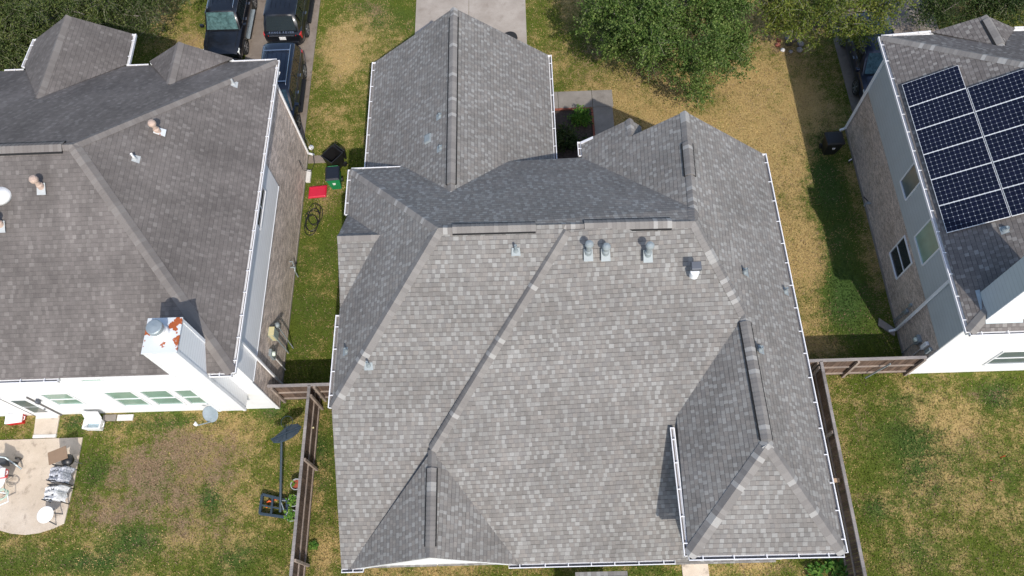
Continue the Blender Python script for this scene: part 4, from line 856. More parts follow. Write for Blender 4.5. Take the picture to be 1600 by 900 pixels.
bb_=at(519,242,.98); T=bin_('trash_bin','black wheelie bin with its lid hanging open on the left side lawn',(bb_.x,bb_.y,0),math.radians(-40),'black_plastic','black_plastic',True,1.05,.66,.72,False)
m=MB(); m.hexa([(-.16,-.06,.30),(-.06,-.10,.30),(.06,.26,.34),(-.02,.30,.34),(-.14,-.05,.36),(-.07,-.08,.36),(.05,.24,.40),(-.01,.28,.40)]); m.box((.02,-.3,.36),(.10,-.16,.40)); m.build('paper','white_sheet',T,False)
bg_=at(519,272,.98); bin_('recycling_bin','green wheelie bin with a black lid beside the open black bin','',0,'green_plastic','navy_lid',False) if False else bin_('recycling_bin','green wheelie bin with a closed black lid',(bg_.x+.02,bg_.y,0),math.radians(4),'green_plastic','navy_lid',False,1.0,.58,.66)
br_=at(1304,217,.98); bin_('trash_bin','black wheelie bin with a closed lid standing against the right house wall',(br_.x,br_.y,0),math.radians(2),'black_plastic','black_plastic',False,1.0,.72,.62)
rl=at(496,299,.1); t=thing('red_lid','bright red plastic tray lying upside down on the grass below the green bin','plastic tray',(rl.x,rl.y,0),math.radians(4))  # a loose red plastic lid lying on the ground
MB().loft([[(-.44,-.32,.02),(.40,-.32,.02),(.44,.32,.02),(-.40,.32,.02)],[(-.44,-.32,.08),(.40,-.32,.08),(.44,.32,.08),(-.40,.32,.08)],[(-.38,-.27,.13),(.34,-.27,.13),(.38,.27,.13),(-.34,.27,.13)]]).build('shell','red_plastic',t,False,bevel=.03)
MB().box((-.34,.17,.128),(.30,.23,.15)).build('rib','red_plastic',t,False,bevel=.01)
# hose coil
hp=at(488,343,.02); m=MB(); pts=[]
for i in range(150):
    a=i/150*2*math.pi*5.3; r=.40+.10*math.sin(i*.19); pts.append(V((hp.x+.05+math.cos(a)*r*.72+.06*math.sin(i*.05),hp.y+math.sin(a)*r*1.25+.25*math.cos(i*.045),.03+.02*(i%5)/5+.012*i/150)))
pts+= [V((hp.x+.35*math.cos(k*.5),hp.y+.15+.3*math.sin(k*.5),.04)) for k in range(8)]
m.tube(pts,.016,6); tag(m.build('garden_hose','black_plastic'),'black garden hose in loose coils on worn ground beside the left wall','garden hose')
m=MB(); hb=V((wx+.06,at(486,262,.5).y,.9)); m.tube([V((wx+.09,22.0,.95)),V((wx+.35,21.6,.5)),V((wx+.42,21.0,.25)),V((wx+.34,20.5,.35)),V((wx+.12,20.3,.8)),V((wx+.06,20.45,1.35))],.014,6); tag(m.build('cable','black_plastic'),'thin black cable drooping from the brick wall beside the bins','cable')
p=at(486,230,.08); tag(MB().lathe((p.x,p.y,0),[(.0,.0),(.12,.0),(.13,.06),(.10,.13),(.01,.16)],16).build('ground_cap','white_paint',smooth=True),'small round white cap in the grass beside the left downspout','drain cap')
tag(MB().box((-10.2,21.20,0),(-9.05,21.62,.05)).build('splash_block','concrete_brown',bevel=.01),'brown stone slab under the left front downspout beside the open bin','splash block')
tag(MB().box((-10.2,20.1,0),(-9.98,20.75,.16)).build('utility_cover','concrete_white',bevel=.03),'white box shaped cover at the foot of the left brick wall','utility cover')
tag(MB().hexa([(14.4,12.05,0),(14.95,11.55,0),(15.05,11.85,0),(14.5,12.38,0),(14.4,12.05,.07),(14.95,11.55,.10),(15.05,11.85,.10),(14.5,12.38,.07)]).build('splash_block','concrete_walk',bevel=.01),'long grey splash block under the right house rear downspout','splash block')
# =====================================================================
# WALL EQUIPMENT
# =====================================================================
def atw(px,py,x=wx+.12): return atx(px,py,x)
a=atw(428,520,wx+.2); t=thing('meter_box','tan and grey electrical cabinet on the left brick wall near the back corner','meter box',(wx,a.y,a.z))
MB().box((wx+.005,a.y-.16,a.z-.45),(wx+.24,a.y+.20,a.z+.12)).build('cabinet','meter_box_green',t,bevel=.012); MB().box((wx+.03,a.y-.165,a.z+.12),(wx+.245,a.y+.205,a.z+.135)).box((wx+.06,a.y-.172,a.z-.4),(wx+.2,a.y-.162,a.z+.08)).build('cabinet_lid','meter_box_tan',t)
MB().tube([(wx+.12,a.y,a.z-.45),(wx+.12,a.y,.02)],.03,10).build('conduit','galvanised',t)
b=atw(428,553,wx+.15); t=thing('electric_meter','grey electric meter with a round glass beside the tan cabinet','electric meter',(wx,b.y,b.z))
MB().box((wx+.005,b.y-.14,b.z-.35),(wx+.12,b.y+.14,b.z+.22)).build('housing','galvanised',t,bevel=.01); MB().lathe((wx+.12,b.y,b.z+.02),[(.10,0),(.10,.05),(.08,.10),(.01,.11)],18,(1,0,0)).build('glass','meter_glass',t)
MB().tube([(wx+.07,b.y-.02,b.z-.35),(wx+.07,b.y-.02,.02)],.025,10).build('conduit','white_paint',t)
c=atw(434,508,wx+.25); t=thing('gas_meter','small grey gas regulator on a bent pipe beside the meter cabinet','gas meter',(wx+.2,c.y,c.z)); MB().lathe((wx+.22,c.y,c.z-.1),[(.05,0),(.11,.04),(.11,.16),(.05,.2)],16).build('regulator','vent_paint',t,smooth=True); MB().tube([(wx+.22,c.y,c.z-.1),(wx+.24,c.y-.1,.35),(wx+.3,c.y-.2,.02)],.022,8).build('pipe','galvanised',t)
d=atw(462,424,wx+.15); t=thing('wall_spigot','grey pipe and valve cluster low on the left brick wall','pipe cluster',(wx,d.y,0)); MB().tube([(wx+.02,d.y+.2,.9),(wx+.15,d.y+.2,.9),(wx+.15,d.y+.05,.55),(wx+.16,d.y-.05,.5),(wx+.18,d.y-.12,.05)],.025,8).tube([(wx+.02,d.y+.02,.7),(wx+.2,d.y+.02,.7)],.03,8).build('pipe','galvanised',t); MB().lathe((wx+.18,d.y-.0,.68),[(.06,0),(.06,.06)],12,(1,0,0)).build('valve','galvanised',t)
X3=vx
for nm,lb,ct,px,py,sz,mt in(('telephone_box','small pale blue utility box on the taupe wall beside the rear downspout','utility box',1414,487,(.10,.16,.26),'vent_paint'),('telephone_box','round pale utility box above the small box on the taupe wall','utility box',1420,477,(.08,.12,.20),'galvanised'),('electric_meter','grey electric meter and breaker cluster on the taupe wall behind the gate','electric meter',1432,531,(.14,.30,.42),'vent_paint'),('junction_box','pale tall junction box on the taupe wall next to the rear corner','junction box',1443,540,(.12,.16,.5),'white_paint'),('junction_box','blue grey junction box lowest on the taupe wall by the fence','junction box',1449,548,(.12,.14,.4),'galvanised')):
    q=atx(px,py,X3-.1); t=thing(nm,lb,ct,(X3,q.y,q.z)); z0=max(q.z,.4)
    MB().box((X3-sz[0],q.y-sz[1]/2,z0-sz[2]/2),(X3-.005,q.y+sz[1]/2,z0+sz[2]/2)).build('box',mt,t,bevel=.015); MB().tube([(X3-.05,q.y,z0-sz[2]/2),(X3-.05,q.y,.05)],.018,8).build('conduit',mt,t)
    if nm=='electric_meter': MB().lathe((X3-sz[0],q.y,z0+.05),[(.09,0),(.09,.05),(.06,.09),(.01,.10)],16,(-1,0,0)).build('glass','meter_glass',t)
q=atx(1356,318,X3-.15); t=thing('hose_bib','pale hose bib with a short pipe on the taupe wall under the siding','hose bib',(X3,q.y,q.z)); z0=max(.45,q.z); MB().tube([(X3-.01,q.y,z0),(X3-.25,q.y,z0),(X3-.28,q.y-.05,z0-.12)],.035,8).lathe((X3-.16,q.y,z0+.02),[(.07,0),(.07,.05)],12).build('spigot','vent_paint',t); MB().tube([(X3-.1,q.y+.05,z0+.02),(X3-.3,q.y+.28,z0+.1),(X3-.2,q.y+.38,z0-.05)],.025,8).build('hose_end','black_plastic',t)
q=at(1330,250,.1); t=thing('hose_nozzle','small black and white hose nozzle lying below the right black bin','hose nozzle',(q.x,q.y,0)); MB().tube([(q.x-.12,q.y-.1,.04),(q.x+.02,q.y+.02,.06),(q.x+.22,q.y+.12,.08)],.035,8).build('barrel','black_plastic',t); MB().tube([(q.x-.1,q.y-.02,.07),(q.x+.04,q.y+.06,.09)],.03,8).build('grip','white_paint',t)
# satellite dish
c=at(329,647,1.5); c=aty(329,647,8.62); t=thing('satellite_dish','grey satellite dish on a bent arm fixed low on the white rear wall','satellite dish',(c.x,wy,c.z))
ax=V((-.15,-.55,.80)).normalized(); m=MB(); m.lathe(c-ax*.03,[(.01,-.01),(.16,0),(.30,.03),(.33,.05),(.31,.05),(.16,.022),(.01,.012)],28,ax); m.build('reflector','galvanised',t,smooth=True)
lnb=c+V((-.35,-.48,.18)); MB().tube([c-ax*.05+V((.05,.1,-.05)),c+V((-.02,-.28,-.12)),lnb],.022,8).build('feed_arm','galvanised',t); MB().tube([lnb+V((-.02,.0,.0)),lnb+V((-.12,.06,.05))],[.05,.06],12).tube([lnb,lnb+V((-.1,.12,.05))],.03,8).build('receiver','white_paint',t)
MB().tube([c-ax*.05,c+V((.12,.32,-.1)),V((c.x+.16,wy-.03,c.z-.25))],.026,8).box((c.x+.08,wy-.03,c.z-.36),(c.x+.24,wy-.005,c.z-.12)).build('mount','dark_grey_metal',t)
# =====================================================================
# LEFT YARD: coolers, patio furniture, hoop, pots
# =====================================================================
def cooler(name,label,c,rz,sz,bodym,lidm,open_=False):
    t=thing(name,label,'cooler',c,rz); a,b,h=sz
    def rg(z,k,i=0): return [(-a/2*k+i,-b/2*k+i,z),(a/2*k-i,-b/2*k+i,z),(a/2*k-i,b/2*k-i,z),(-a/2*k+i,b/2*k-i,z)]
    m=MB()
    if open_:
        m.loft([rg(.0,.88),rg(h,1),rg(h,1,.05),rg(.1,.86,.05)]); m.build('tub',bodym,t,False,bevel=.02)
        MB().poly([(p[0],p[1],.16) for p in rg(0,.86,.052)]).build('water','pale_blue_plastic',t,False)
        MB().hexa([(-a/2,b/2+.0,h-.02),(a/2,b/2,h-.02),(a/2,b/2+.05,h),(-a/2,b/2+.05,h),(-a/2+.02,b/2+.14,h+b*.8),(a/2-.02,b/2+.14,h+b*.8),(a/2-.02,b/2+.20,h+b*.8),(-a/2+.02,b/2+.2,h+b*.8)]).build('lid',lidm,t,False,bevel=.02)
    else:
        m.loft([rg(0,.9),rg(h*.72,1)]); m.build('tub',bodym,t,False,bevel=.02); MB().loft([rg(h*.73,1.02),rg(h*.93,1.02),rg(h,.92)]).build('lid',lidm,t,False,bevel=.015)
    for s_ in(-1,1): MB().tube([(s_*a/2,-b*.18,h*.55),(s_*(a/2+.05),-b*.16,h*.62),(s_*(a/2+.05),b*.16,h*.62),(s_*a/2,b*.18,h*.55)],.018,8).build('handle','cooler_white',t,False)
    return t
q=at(145,663,.3); cooler('cooler','open white cooler with its lid up against the rear wall of the left house',(q.x,q.y,0),math.radians(-2),(.72,.42,.40),'cooler_white','cooler_white',True)
q=at(22,654,.3); cooler('cooler','red cooler with a white lid on the grass beside the back door',(q.x,q.y,0),math.radians(6),(.66,.38,.38),'cooler_red','cooler_white')
tp=at(-10,750,.72); t=thing('round_table','round white patio table at the left edge holding a cooler and tangled cord','table',(tp.x-.15,tp.y,.05))
MB().lathe((0,0,.66),[(.0,0),(.60,0),(.62,.02),(.60,.035),(.0,.035)],36).build('tabletop','white_paint',t,False)
for k in range(4):
    a=k*math.pi/2+.6; MB().beam((math.cos(a)*.5,math.sin(a)*.5,0),(math.cos(a)*.42,math.sin(a)*.42,.66),.04,.04).build('leg','grey_plastic',t,False)
TZ=.05+.695; q=at(3,740,TZ+.2); cooler('cooler','small red and white cooler standing on the round table at the left edge',(q.x-.1,q.y,TZ),math.radians(8),(.50,.34,.32),'cooler_red','cooler_white')
m=MB(); q=at(4,772,TZ+.1); pts=[V((q.x-.05+math.cos(i*.6)*(.22+.05*math.sin(i*1.3)),q.y+math.sin(i*.6)*(.20+.04*math.cos(i*.9)),TZ+.03+.003*i)) for i in range(34)]; m.tube(pts,.012,6); tag(m.build('cord_tangle','mint_plastic'),'tangle of pale mint cord on the round table behind the small cooler','cord')
m=MB(); q=at(8,780,.5); m.tube([V((q.x-.3,q.y+.25,.62)),V((q.x+.1,q.y+.2,.60)),V((q.x+.18,q.y-.1,.55)),V((q.x-.3,q.y-.28,.5))],.025,8)
tag(m.build('chair_arm_frame','cooler_white'),'curved white tubular chair frame beside the round table','chair frame')
q=at(12,722,.5); t=thing('stroller','folded grey stroller with black wheels standing behind the round table','stroller',(q.x,q.y,.05),.3)
MB().tube([(-.35,.30,.75),(.0,.15,.6),(.25,-.2,.25),(.30,-.3,.1)],.035,8).build('frame','galvanised',t,False); MB().loft([[(-.35,-.05,.35),(0,-.15,.3),(0,.2,.35),(-.3,.3,.45)],[(-.40,-.05,.7),(-.02,-.12,.55),(.0,.22,.55),(-.32,.34,.8)]]).build('seat','grey_plastic',t,False,bevel=.03)
for p in((.22,.12,.14),(.06,-.02,.16),(-.3,.2,.14)): MB().lathe(p,[(.0,0),(.13,0),(.13,.06),(.0,.06)],18,(.5,.6,.2)).build('wheel','black_plastic',t,False)
# furniture along the right side of the patio
q=at(90,711,.95); t=thing('cardboard_sheet','brown cardboard sheet lying across the top of the covered chairs','cardboard',(q.x,q.y,.9),math.radians(20))
MB().hexa([(-.38,-.26,0),(.36,-.26,.03),(.36,.24,.06),(-.36,.24,.02),(-.38,-.26,.025),(.36,-.26,.055),(.36,.24,.085),(-.36,.24,.045)]).build('sheet','cardboard',t,False)
q=at(108,719,.6); t=thing('kettle_grill','small black kettle grill beside the cardboard sheet at the patio corner','grill',(q.x,q.y-.02,.05)); MB().lathe((0,0,.45),[(.02,0),(.20,.08),(.24,.2),(.22,.26),(.12,.34),(.01,.37)],22).build('kettle','black_plastic',t,False,smooth=True)
for k in range(3): MB().tube([(math.cos(k*2.1)*.12,math.sin(k*2.1)*.12,.5),(math.cos(k*2.1)*.22,math.sin(k*2.1)*.22,0)],.012,6).build('leg','dark_grey_metal',t,False)
def covered_chair(label,c,rz,w_,sheet,drop=.0):
    t=thing('patio_chair',label,'patio chair',c,rz)
    for s_ in(-1,1):
        MB().tube([(s_*w_*.5,-.36,0),(s_*w_*.5,-.34,.60),(s_*w_*.5,.10,.62),(s_*w_*.5,.36,.5),(s_*w_*.5,.40,0)],.02,8).build('arm_frame','black_plastic',t,False)
    # sheet: a draped, crinkled surface over seat and back
    m=MB(); nx_,ny_=22,24; P_={}
    for i in range(nx_+1):
        for j in range(ny_+1):
            u=i/nx_-.5; v=j/ny_; y=-.42+v*.85; z=.45+.42*max(0,min(1,(v-.45)/.28)) if v<.85 else .87-.5*(v-.85)/.15
            z+=-.10*abs(u*2)**4+random.uniform(-.022,.022)+.03*math.sin(u*17+v*9); P_[i,j]=V((u*w_*1.02+random.uniform(-.008,.008),y+random.uniform(-.01,.01)+.03*math.sin(u*9),z))
    for i in range(nx_):
        for j in range(ny_): m.poly([P_[i,j],P_[i+1,j],P_[i+1,j+1],P_[i,j+1]])
    m.build('plastic_cover',sheet,t,False,smooth=True)
    MB().box((-w_*.48,-.36,.36),(w_*.48,.30,.42)).build('seat','grey_plastic',t,False)
    return t
q=at(92,740,.6); covered_chair('patio chair wrapped in dark crinkled plastic, next to the cardboard sheet',(q.x-.02,q.y,.05),math.radians(-100),.60,'plastic_sheet')
q=at(84,770,.6); covered_chair('patio chair wrapped in white plastic above the small oval table',(q.x,q.y,.05),math.radians(-97),.58,'white_sheet')
q=at(70,804,.72); t=thing('side_table','small oval white side table at the lower end of the patio','side table',(q.x,q.y,.05)); MB().lathe((0,0,.63),[(.0,0),(.30,0),(.315,.015),(.30,.03),(.0,.03)],32).build('tabletop','white_paint',t,False)
for k in range(4):
    a=k*math.pi/2+.4; MB().beam((math.cos(a)*.3,math.sin(a)*.3,0),(math.cos(a)*.2,math.sin(a)*.2,.63),.03,.03).build('leg','dark_grey_metal',t,False)
# basketball hoop tipped against the fence
h0=at(438,800,.15); h1=at(440,688,1.05); t=thing('basketball_hoop','navy portable basketball hoop with an open frame base, tipped against the fence','basketball hoop',(h0.x,h0.y,0))
MB().tube([h0,lerp(h0,h1,.5),h1],[.055,.05,.045],14).build('pole','hoop_navy',t)
bcs=[at(*p,.12) for p in((411,773),(450,783),(449,809),(407,803))]; m=MB()
for a,b in zip(bcs,bcs[1:]+bcs[:1]): m.beam(a+V((0,0,.05)),b+V((0,0,.05)),.10,.16)
m.beam(lerp(bcs[0],bcs[1],.42)+V((0,0,.05)),lerp(bcs[3],bcs[2],.42)+V((0,0,.05)),.08,.14); m.beam(lerp(bcs[0],bcs[3],.55)+V((0,0,.05)),lerp(bcs[1],bcs[2],.55)+V((0,0,.05)),.06,.12); m.build('base_frame','hoop_navy',t,bevel=.015)
MB().beam(bcs[1]+V((0,0,.1)),lerp(h0,h1,.16),.03,.03).beam(bcs[2]+V((0,0,.1)),lerp(h0,h1,.16),.03,.03).build('brace','galvanised',t)
bc=at(447,678,1.15); m=MB(); ring=[]; 
for k in range(9): a=math.pi*(1+k/8.); ring.append((math.cos(a)*.62,math.sin(a)*.34))
ring=[(-.62,.05)]+[(-.5,-.16),(-.28,-.28),(0,-.32),(.28,-.28),(.5,-.16),(.62,.05),(.45,.30),(.2,.38),(-.1,.34),(-.3,.2)]
top=[V((bc.x+a*.95+b*-.1,bc.y+b*.85+a*.35,bc.z+.10*a-.25*b)) for a,b in ring]; bot=[p-V((0,.02,.05)) for p in top]; m.loft([bot,top]); m.build('backboard','hoop_navy',t,bevel=.015)
m=MB()
for k in range(3): m.beam(top[1+k],top[8]-V((.1*k,0,0))+V((0,0,.02)),.03,.02)
m.beam(top[0]+V((0,0,.02)),top[6]+V((0,0,.02)),.03,.03); m.build('backboard_ribs','hoop_navy',t)
m=MB(); rr=bc+V((-.1,.55,-.25)); m.tube([rr+V((math.cos(k/10*math.pi)*.23,math.sin(k/10*math.pi)*.23,0)) for k in range(21)],.012,6); m.build('rim','hoop_navy',t)
for lb,px,py,sc in(('orange plastic toy in the left half of the hoop base',421,785,1),('orange plastic scrap beside the pole foot in the hoop base',430,782,.6),('small orange toy at the lower left of the hoop base',419,793,.7)):
    q=at(px,py,.05); tag(MB().tube([q+V((-.1,0,0))*sc,q+V((0,.05,.05))*sc,q+V((.1,.02,.0))*sc],[.03*sc,.04*sc,.02*sc],8).build('plastic_toy','orange_plastic'),lb,'toy')
# pots by the fence
def leaves_mb(center,rad,n,size,seed,flat=.6,up=.6):
    r=np.random.default_rng(seed); m=MB()
    for i in range(n):
        v=r.normal(size=3); v/=np.linalg.norm(v); v*=r.random()**.5; p=V((center[0]+v[0]*rad,center[1]+v[1]*rad,center[2]+abs(v[2])*rad*up)); d=V(r.normal(size=3)); d.z=abs(d.z)*.4; d.normalize(); s_=d.cross(V((0,0,1))).normalized(); L=size*(.7+.6*r.random())
        tip=p+d*L-V((0,0,.2*L)); m.poly([p,p+d*L*.5+s_*L*.28,tip,p+d*L*.5-s_*L*.28],None,float(r.random()*999))
    return m
for i,(px,py,lb,pm,n) in enumerate(((459,757,'grey pot with brown soil half hidden by the fence, uppermost of three','terracotta',8),(455,783,'grey pot with bright leafy plant in the middle of three pots','pot_grey',60),(452,806,'grey pot with thin leaves at the lowest of three by the fence','pot_grey',50))):
    q=at(px,py,.3); t=thing('plant_pot',lb,'plant pot',(min(q.x+.1,fl-.24),q.y,0)); L_=t.location
    MB().lathe((0,0,0),[(.0,0),(.15,0),(.20,.32),(.22,.32),(.22,.35),(.19,.35),(.18,.27)],24).build('pot','pot_grey',t,False); MB().lathe((0,0,.27),[(.0,.01),(.185,.0),(.185,-.01)],20).build('soil','soil_mulch' if i else 'terracotta',t,False)
    leaves_mb((L_.x-.05,L_.y,.33),.22,n,.13,40+i).build('foliage','leaf_bright',t)
q=at(465,680,.2); tag(MB().lathe((fl-.22,q.y+.02,0),[(.0,0),(.12,0),(.16,.26),(.18,.28),(.15,.28),(.13,.2)],18).build('plant_pot','terracotta'),'small terracotta pot in the shade behind the backboard','plant pot')
q=atx(503,682,fl+.08); tag(MB().lathe((fl+.09,q.y,max(q.z,1.04)),[(.0,0),(.04,.0),(.04,.05),(.0,.06)],12).build('yellow_ball','lamp_orange' if False else 'meter_box_tan',smooth=True),'small yellow ball resting on the rail of the left fence','ball')
# porch roof bit and toys at bottom
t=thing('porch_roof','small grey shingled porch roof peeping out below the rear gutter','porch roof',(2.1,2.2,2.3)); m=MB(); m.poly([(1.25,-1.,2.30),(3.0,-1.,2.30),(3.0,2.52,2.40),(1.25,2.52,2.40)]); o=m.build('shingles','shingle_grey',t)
bm=bmesh.new(); bm.from_mesh(o.data)
for f in bm.faces:
    if f.normal.z<0: f.normal_flip()
bm.to_mesh(o.data); bm.free(); o.modifiers.new('t','SOLIDIFY').thickness=.1
for x_ in(1.35,2.9): MB().box((x_-.05,-.9,0),(x_+.05,-.8,2.25)).build('post','white_trim',t)
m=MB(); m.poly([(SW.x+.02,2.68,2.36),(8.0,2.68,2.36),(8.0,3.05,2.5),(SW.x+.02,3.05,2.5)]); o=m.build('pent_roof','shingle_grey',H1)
# right yard sprinkler flag
q=at(1567,713,.2); tag(MB().tube([V((q.x,q.y,0)),V((q.x,q.y,.28))],.012,6).box((q.x-.0,q.y-.01,.22),(q.x+.06,q.y+.0,.28)).build('marker_flag','cooler_red'),'tiny red marker flag standing in the right hand lawn','marker flag')
q=at(1550,750,.1); tag(MB().box((q.x-.03,q.y-.02,0),(q.x+.04,q.y+.02,.04)).build('red_scrap','red_plastic',bevel=.01),'tiny red scrap lying in the right hand lawn','litter')
# rocks around the small tree
rt=at(1233,66,.1)
names=['rust red','pale','mauve grey','grey brown','dull red','white','slate','tan','grey','brown']
for i in range(8):
    a=i/8*2*math.pi; x_=rt.x+math.cos(a)*.62*random.uniform(.8,1.1); y_=rt.y-.1+math.sin(a)*.5*random.uniform(.8,1.1); r_=random.uniform(.10,.17)
    m=MB(); nn_=7; secs=[]
    for z_,k in((0,.9),(r_*.5,1.05),(r_*.95,.6)): secs.append([(x_+math.cos(b_*2*math.pi/nn_)*r_*k*random.uniform(.85,1.15),y_+math.sin(b_*2*math.pi/nn_)*r_*k*random.uniform(.85,1.15),z_) for b_ in range(nn_)])
    m.loft(secs); tag(m.build('rock','brick_red' if i in(3,4) else ('concrete_white' if i==5 else 'stone_grey'),bevel=.02),['grey rock to the right of the small tree trunk','grey rock up and right of the small tree trunk','grey rock straight above the small tree trunk','reddish rock up and left of the small tree trunk','reddish rock left of the small tree trunk','whitish rock at the lower left of the small tree trunk','grey rock below the small tree trunk, next to the whitish one','grey rock at the lower right of the small tree trunk'][i],'rock','rocks ringing the small tree')
# =====================================================================
# TREES AND SHRUBS
# =====================================================================
def sprays(centers,radii,nspray,nleaf,leaf,length,seed,droop=.25,shell=.55,width=.30,spread=.055,sub=0,subr=.5):
    r=np.random.default_rng(seed); C=np.array(centers,float); R=np.array(radii,float); wts=(R[:,0]*R[:,1]*R[:,2])**(2/3.)
    if sub:
        n2=sub; kk=r.choice(len(C),n2,p=wts/wts.sum()); dd_=r.normal(size=(n2,3)); dd_/=np.linalg.norm(dd_,axis=1)[:,None]; C=C[kk]+dd_*R[kk]*(.25+.95*r.random(n2)**.6)[:,None]; rs=subr*(.6+.9*r.random(n2)); R=np.stack([rs,rs,rs*.9],1); C[:,2]+=r.uniform(-.7,.7,n2); wts=(R[:,0]*R[:,1]*R[:,2])**(2/3.)
    k=r.choice(len(C),nspray,p=wts/wts.sum())
    d=r.normal(size=(nspray,3)); d/=np.linalg.norm(d,axis=1)[:,None]; rad=shell+(1-shell)*r.random(nspray)**.7
    lump=1+.18*np.sin(d[:,0]*5+k)*np.cos(d[:,1]*4+2*k)
    base=C[k]+d*R[k]*(rad*lump)[:,None]
    dirn=d*np.array([1,1,.6])+r.normal(size=(nspray,3))*.55+np.array([0,0,.15]); dirn/=np.linalg.norm(dirn,axis=1)[:,None]
    L=length*(.6+.8*r.random(nspray))
    t=np.linspace(0.05,1,nleaf)[None,:,None]
    pts=base[:,None,:]+dirn[:,None,:]*L[:,None,None]*t-np.array([0,0,1.])*(droop*L[:,None,None]*t**2)
    pts=pts+r.normal(size=pts.shape)*spread
    ld=dirn[:,None,:]*.7+r.normal(size=pts.shape)*.75; ld/=np.linalg.norm(ld,axis=2)[...,None]
    sd=np.cross(ld,r.normal(size=pts.shape)); sd/=np.linalg.norm(sd,axis=2)[...,None]
    ls=leaf*(.7+.6*r.random(pts.shape[:2]))[...,None]
    a=pts; b=pts+ld*ls*.5+sd*ls*width; c=pts+ld*ls; e=pts+ld*ls*.5-sd*ls*width
    vv=np.stack([a,b,c,e],2).reshape(-1,3); n=len(vv)//4
    return vv,n,base,dirn,L,(r.random(nspray)[:,None]*np.ones((1,nleaf))*700+r.random((nspray,nleaf))*40).ravel()
def fastmesh(name,vv,k,mat,parent,seg=None):
    n=len(vv)//k; me=bpy.data.meshes.new(name); off=wloc(parent) if parent else V((0,0,0)); vv=vv-np.array(off)
    me.vertices.add(len(vv)); me.vertices.foreach_set('co',vv.astype(np.float32).ravel()); me.loops.add(n*k); me.loops.foreach_set('vertex_index',np.arange(n*k,dtype=np.int32))
    me.polygons.add(n); me.polygons.foreach_set('loop_start',np.arange(0,n*k,k,dtype=np.int32)); me.polygons.foreach_set('loop_total',np.full(n,k,dtype=np.int32)); me.materials.append(MAT[mat]); me.update(calc_edges=True)
    if seg is not None: me.attributes.new('seg','FLOAT','FACE').data.foreach_set('value',seg.astype(np.float32))
    o=bpy.data.objects.new(name,me); COL.objects.link(o)
    if parent: o.parent=parent
    return o
def tree(name,label,base,h,centers,radii,nspray,nleaf,leaf,length,seed,mat,trunk_r=.14,droop=.25,twigs=.25,group=None,limbs=7,spread=.055,sub=90,subr=.5):
    t=thing(name,label,'tree',base,0,group); b=V(base); c0=V(np.mean(np.array(centers),0)); r=random.Random(seed)
    m=MB(); fork=b+(c0-b)*.35; fork.z=b.z+(c0.z-b.z)*.45; m.tube([b,lerp(b,fork,.5)+V((.05,.03,0)),fork],[trunk_r*1.3,trunk_r,trunk_r*.85],12)
    for i in range(limbs):
        c=V(centers[i%len(centers)])+V((r.uniform(-.6,.6),r.uniform(-.6,.6),r.uniform(-.3,.5))); mid=lerp(fork,c,.5)+V((r.uniform(-.2,.2),r.uniform(-.2,.2),.25)); m.tube([fork-V((0,0,.1)),mid,c],[trunk_r*.6,trunk_r*.38,trunk_r*.12],8)
    m.build('trunk','bark',t,smooth=True)
    vv,n,bs,dr_,L,sg=sprays(centers,radii,nspray,nleaf,leaf,length,seed,droop,spread=spread,sub=sub,subr=subr,shell=.2); fastmesh('crown',vv,4,mat,t,sg)
    nt_=int(nspray*twigs); 
    if nt_:
        rr=np.random.default_rng(seed+5); q0=bs[:nt_]; q1=q0+dr_[:nt_]*L[:nt_,None]; q1[:,2]-=droop*L[:nt_]*.9; sdv=np.cross(dr_[:nt_],np.array([0,0,1.])); sdv/=np.linalg.norm(sdv,axis=1)[:,None]+1e-6; w_=.010
        tv=np.stack([q0-sdv*w_,q0+sdv*w_,q1+sdv*w_*.4,q1-sdv*w_*.4],1).reshape(-1,3); fastmesh('twigs',tv,4,'twig',t)
    return t
# central front-yard tree (right of the middle driveway)
def cl(*a): return [tuple(at(px,py,z)) for px,py,z in a]
C1=cl((960,35,4.3),(1020,60,4.8),(1085,75,4.3),(1125,35,4.3),(1050,0,5.2),(980,-10,4.6),(1120,-15,4.6),(1082,122,2.8),(928,12,3.6),(1135,75,3.2),(1030,-50,4.5),(1040,95,3.4),(1158,62,3.4))
R1=[(1.25,1.2,.9),(1.2,1.1,.9),(1.05,.95,.8),(1.2,1.2,.9),(1.5,1.4,1.0),(1.5,1.3,1.),(1.5,1.4,1.0),(.6,.55,.6),(.8,.85,.7),(.5,.5,.6),(2,1.8,1.1),(.8,.6,.6),(.6,.8,.6)]
b1=at(1050,10,0); tree('oak_tree','large dark green tree with long pale twigs standing behind the middle house','' if False else (b1.x-.4,b1.y-.6,0),6,C1,R1,4800,18,.10,.55,11,'leaf_oak',.2,.18,.14,spread=.045,sub=115,subr=.36)
C2=cl((1225,-5,4.2),(1265,25,3.6),(1310,5,4.2),(1345,45,3.4),(1380,15,3.8),(1330,-20,4.4),(1240,30,2.6),(1290,55,2.8),(1370,-10,4.),(1215,20,3.0))
R2=[(.8,.7,.5),(.6,.5,.4),(.8,.7,.5),(.55,.45,.4),(.6,.5,.45),(1.1,.8,.6),(.5,.5,.4),(.5,.35,.35),(.8,.6,.5),(.45,.5,.4)]
tree('small_tree','yellow-green open tree with pale limbs over the dark blue SUV',(rt.x,rt.y,0),5,C2,R2,2400,11,.095,.42,23,'leaf_yellowgreen',.14,.2,.4,limbs=9,spread=.045,sub=62,subr=.33)
C3=cl((20,40,3.2),(70,5,3.8),(130,15,3.8),(60,70,2.6),(20,90,2.4),(190,5,3.6),(230,25,2.8),(270,-10,3.2),(160,45,2.8),(0,0,4),(110,-30,4.),(40,110,1.8),(210,-25,3.5))
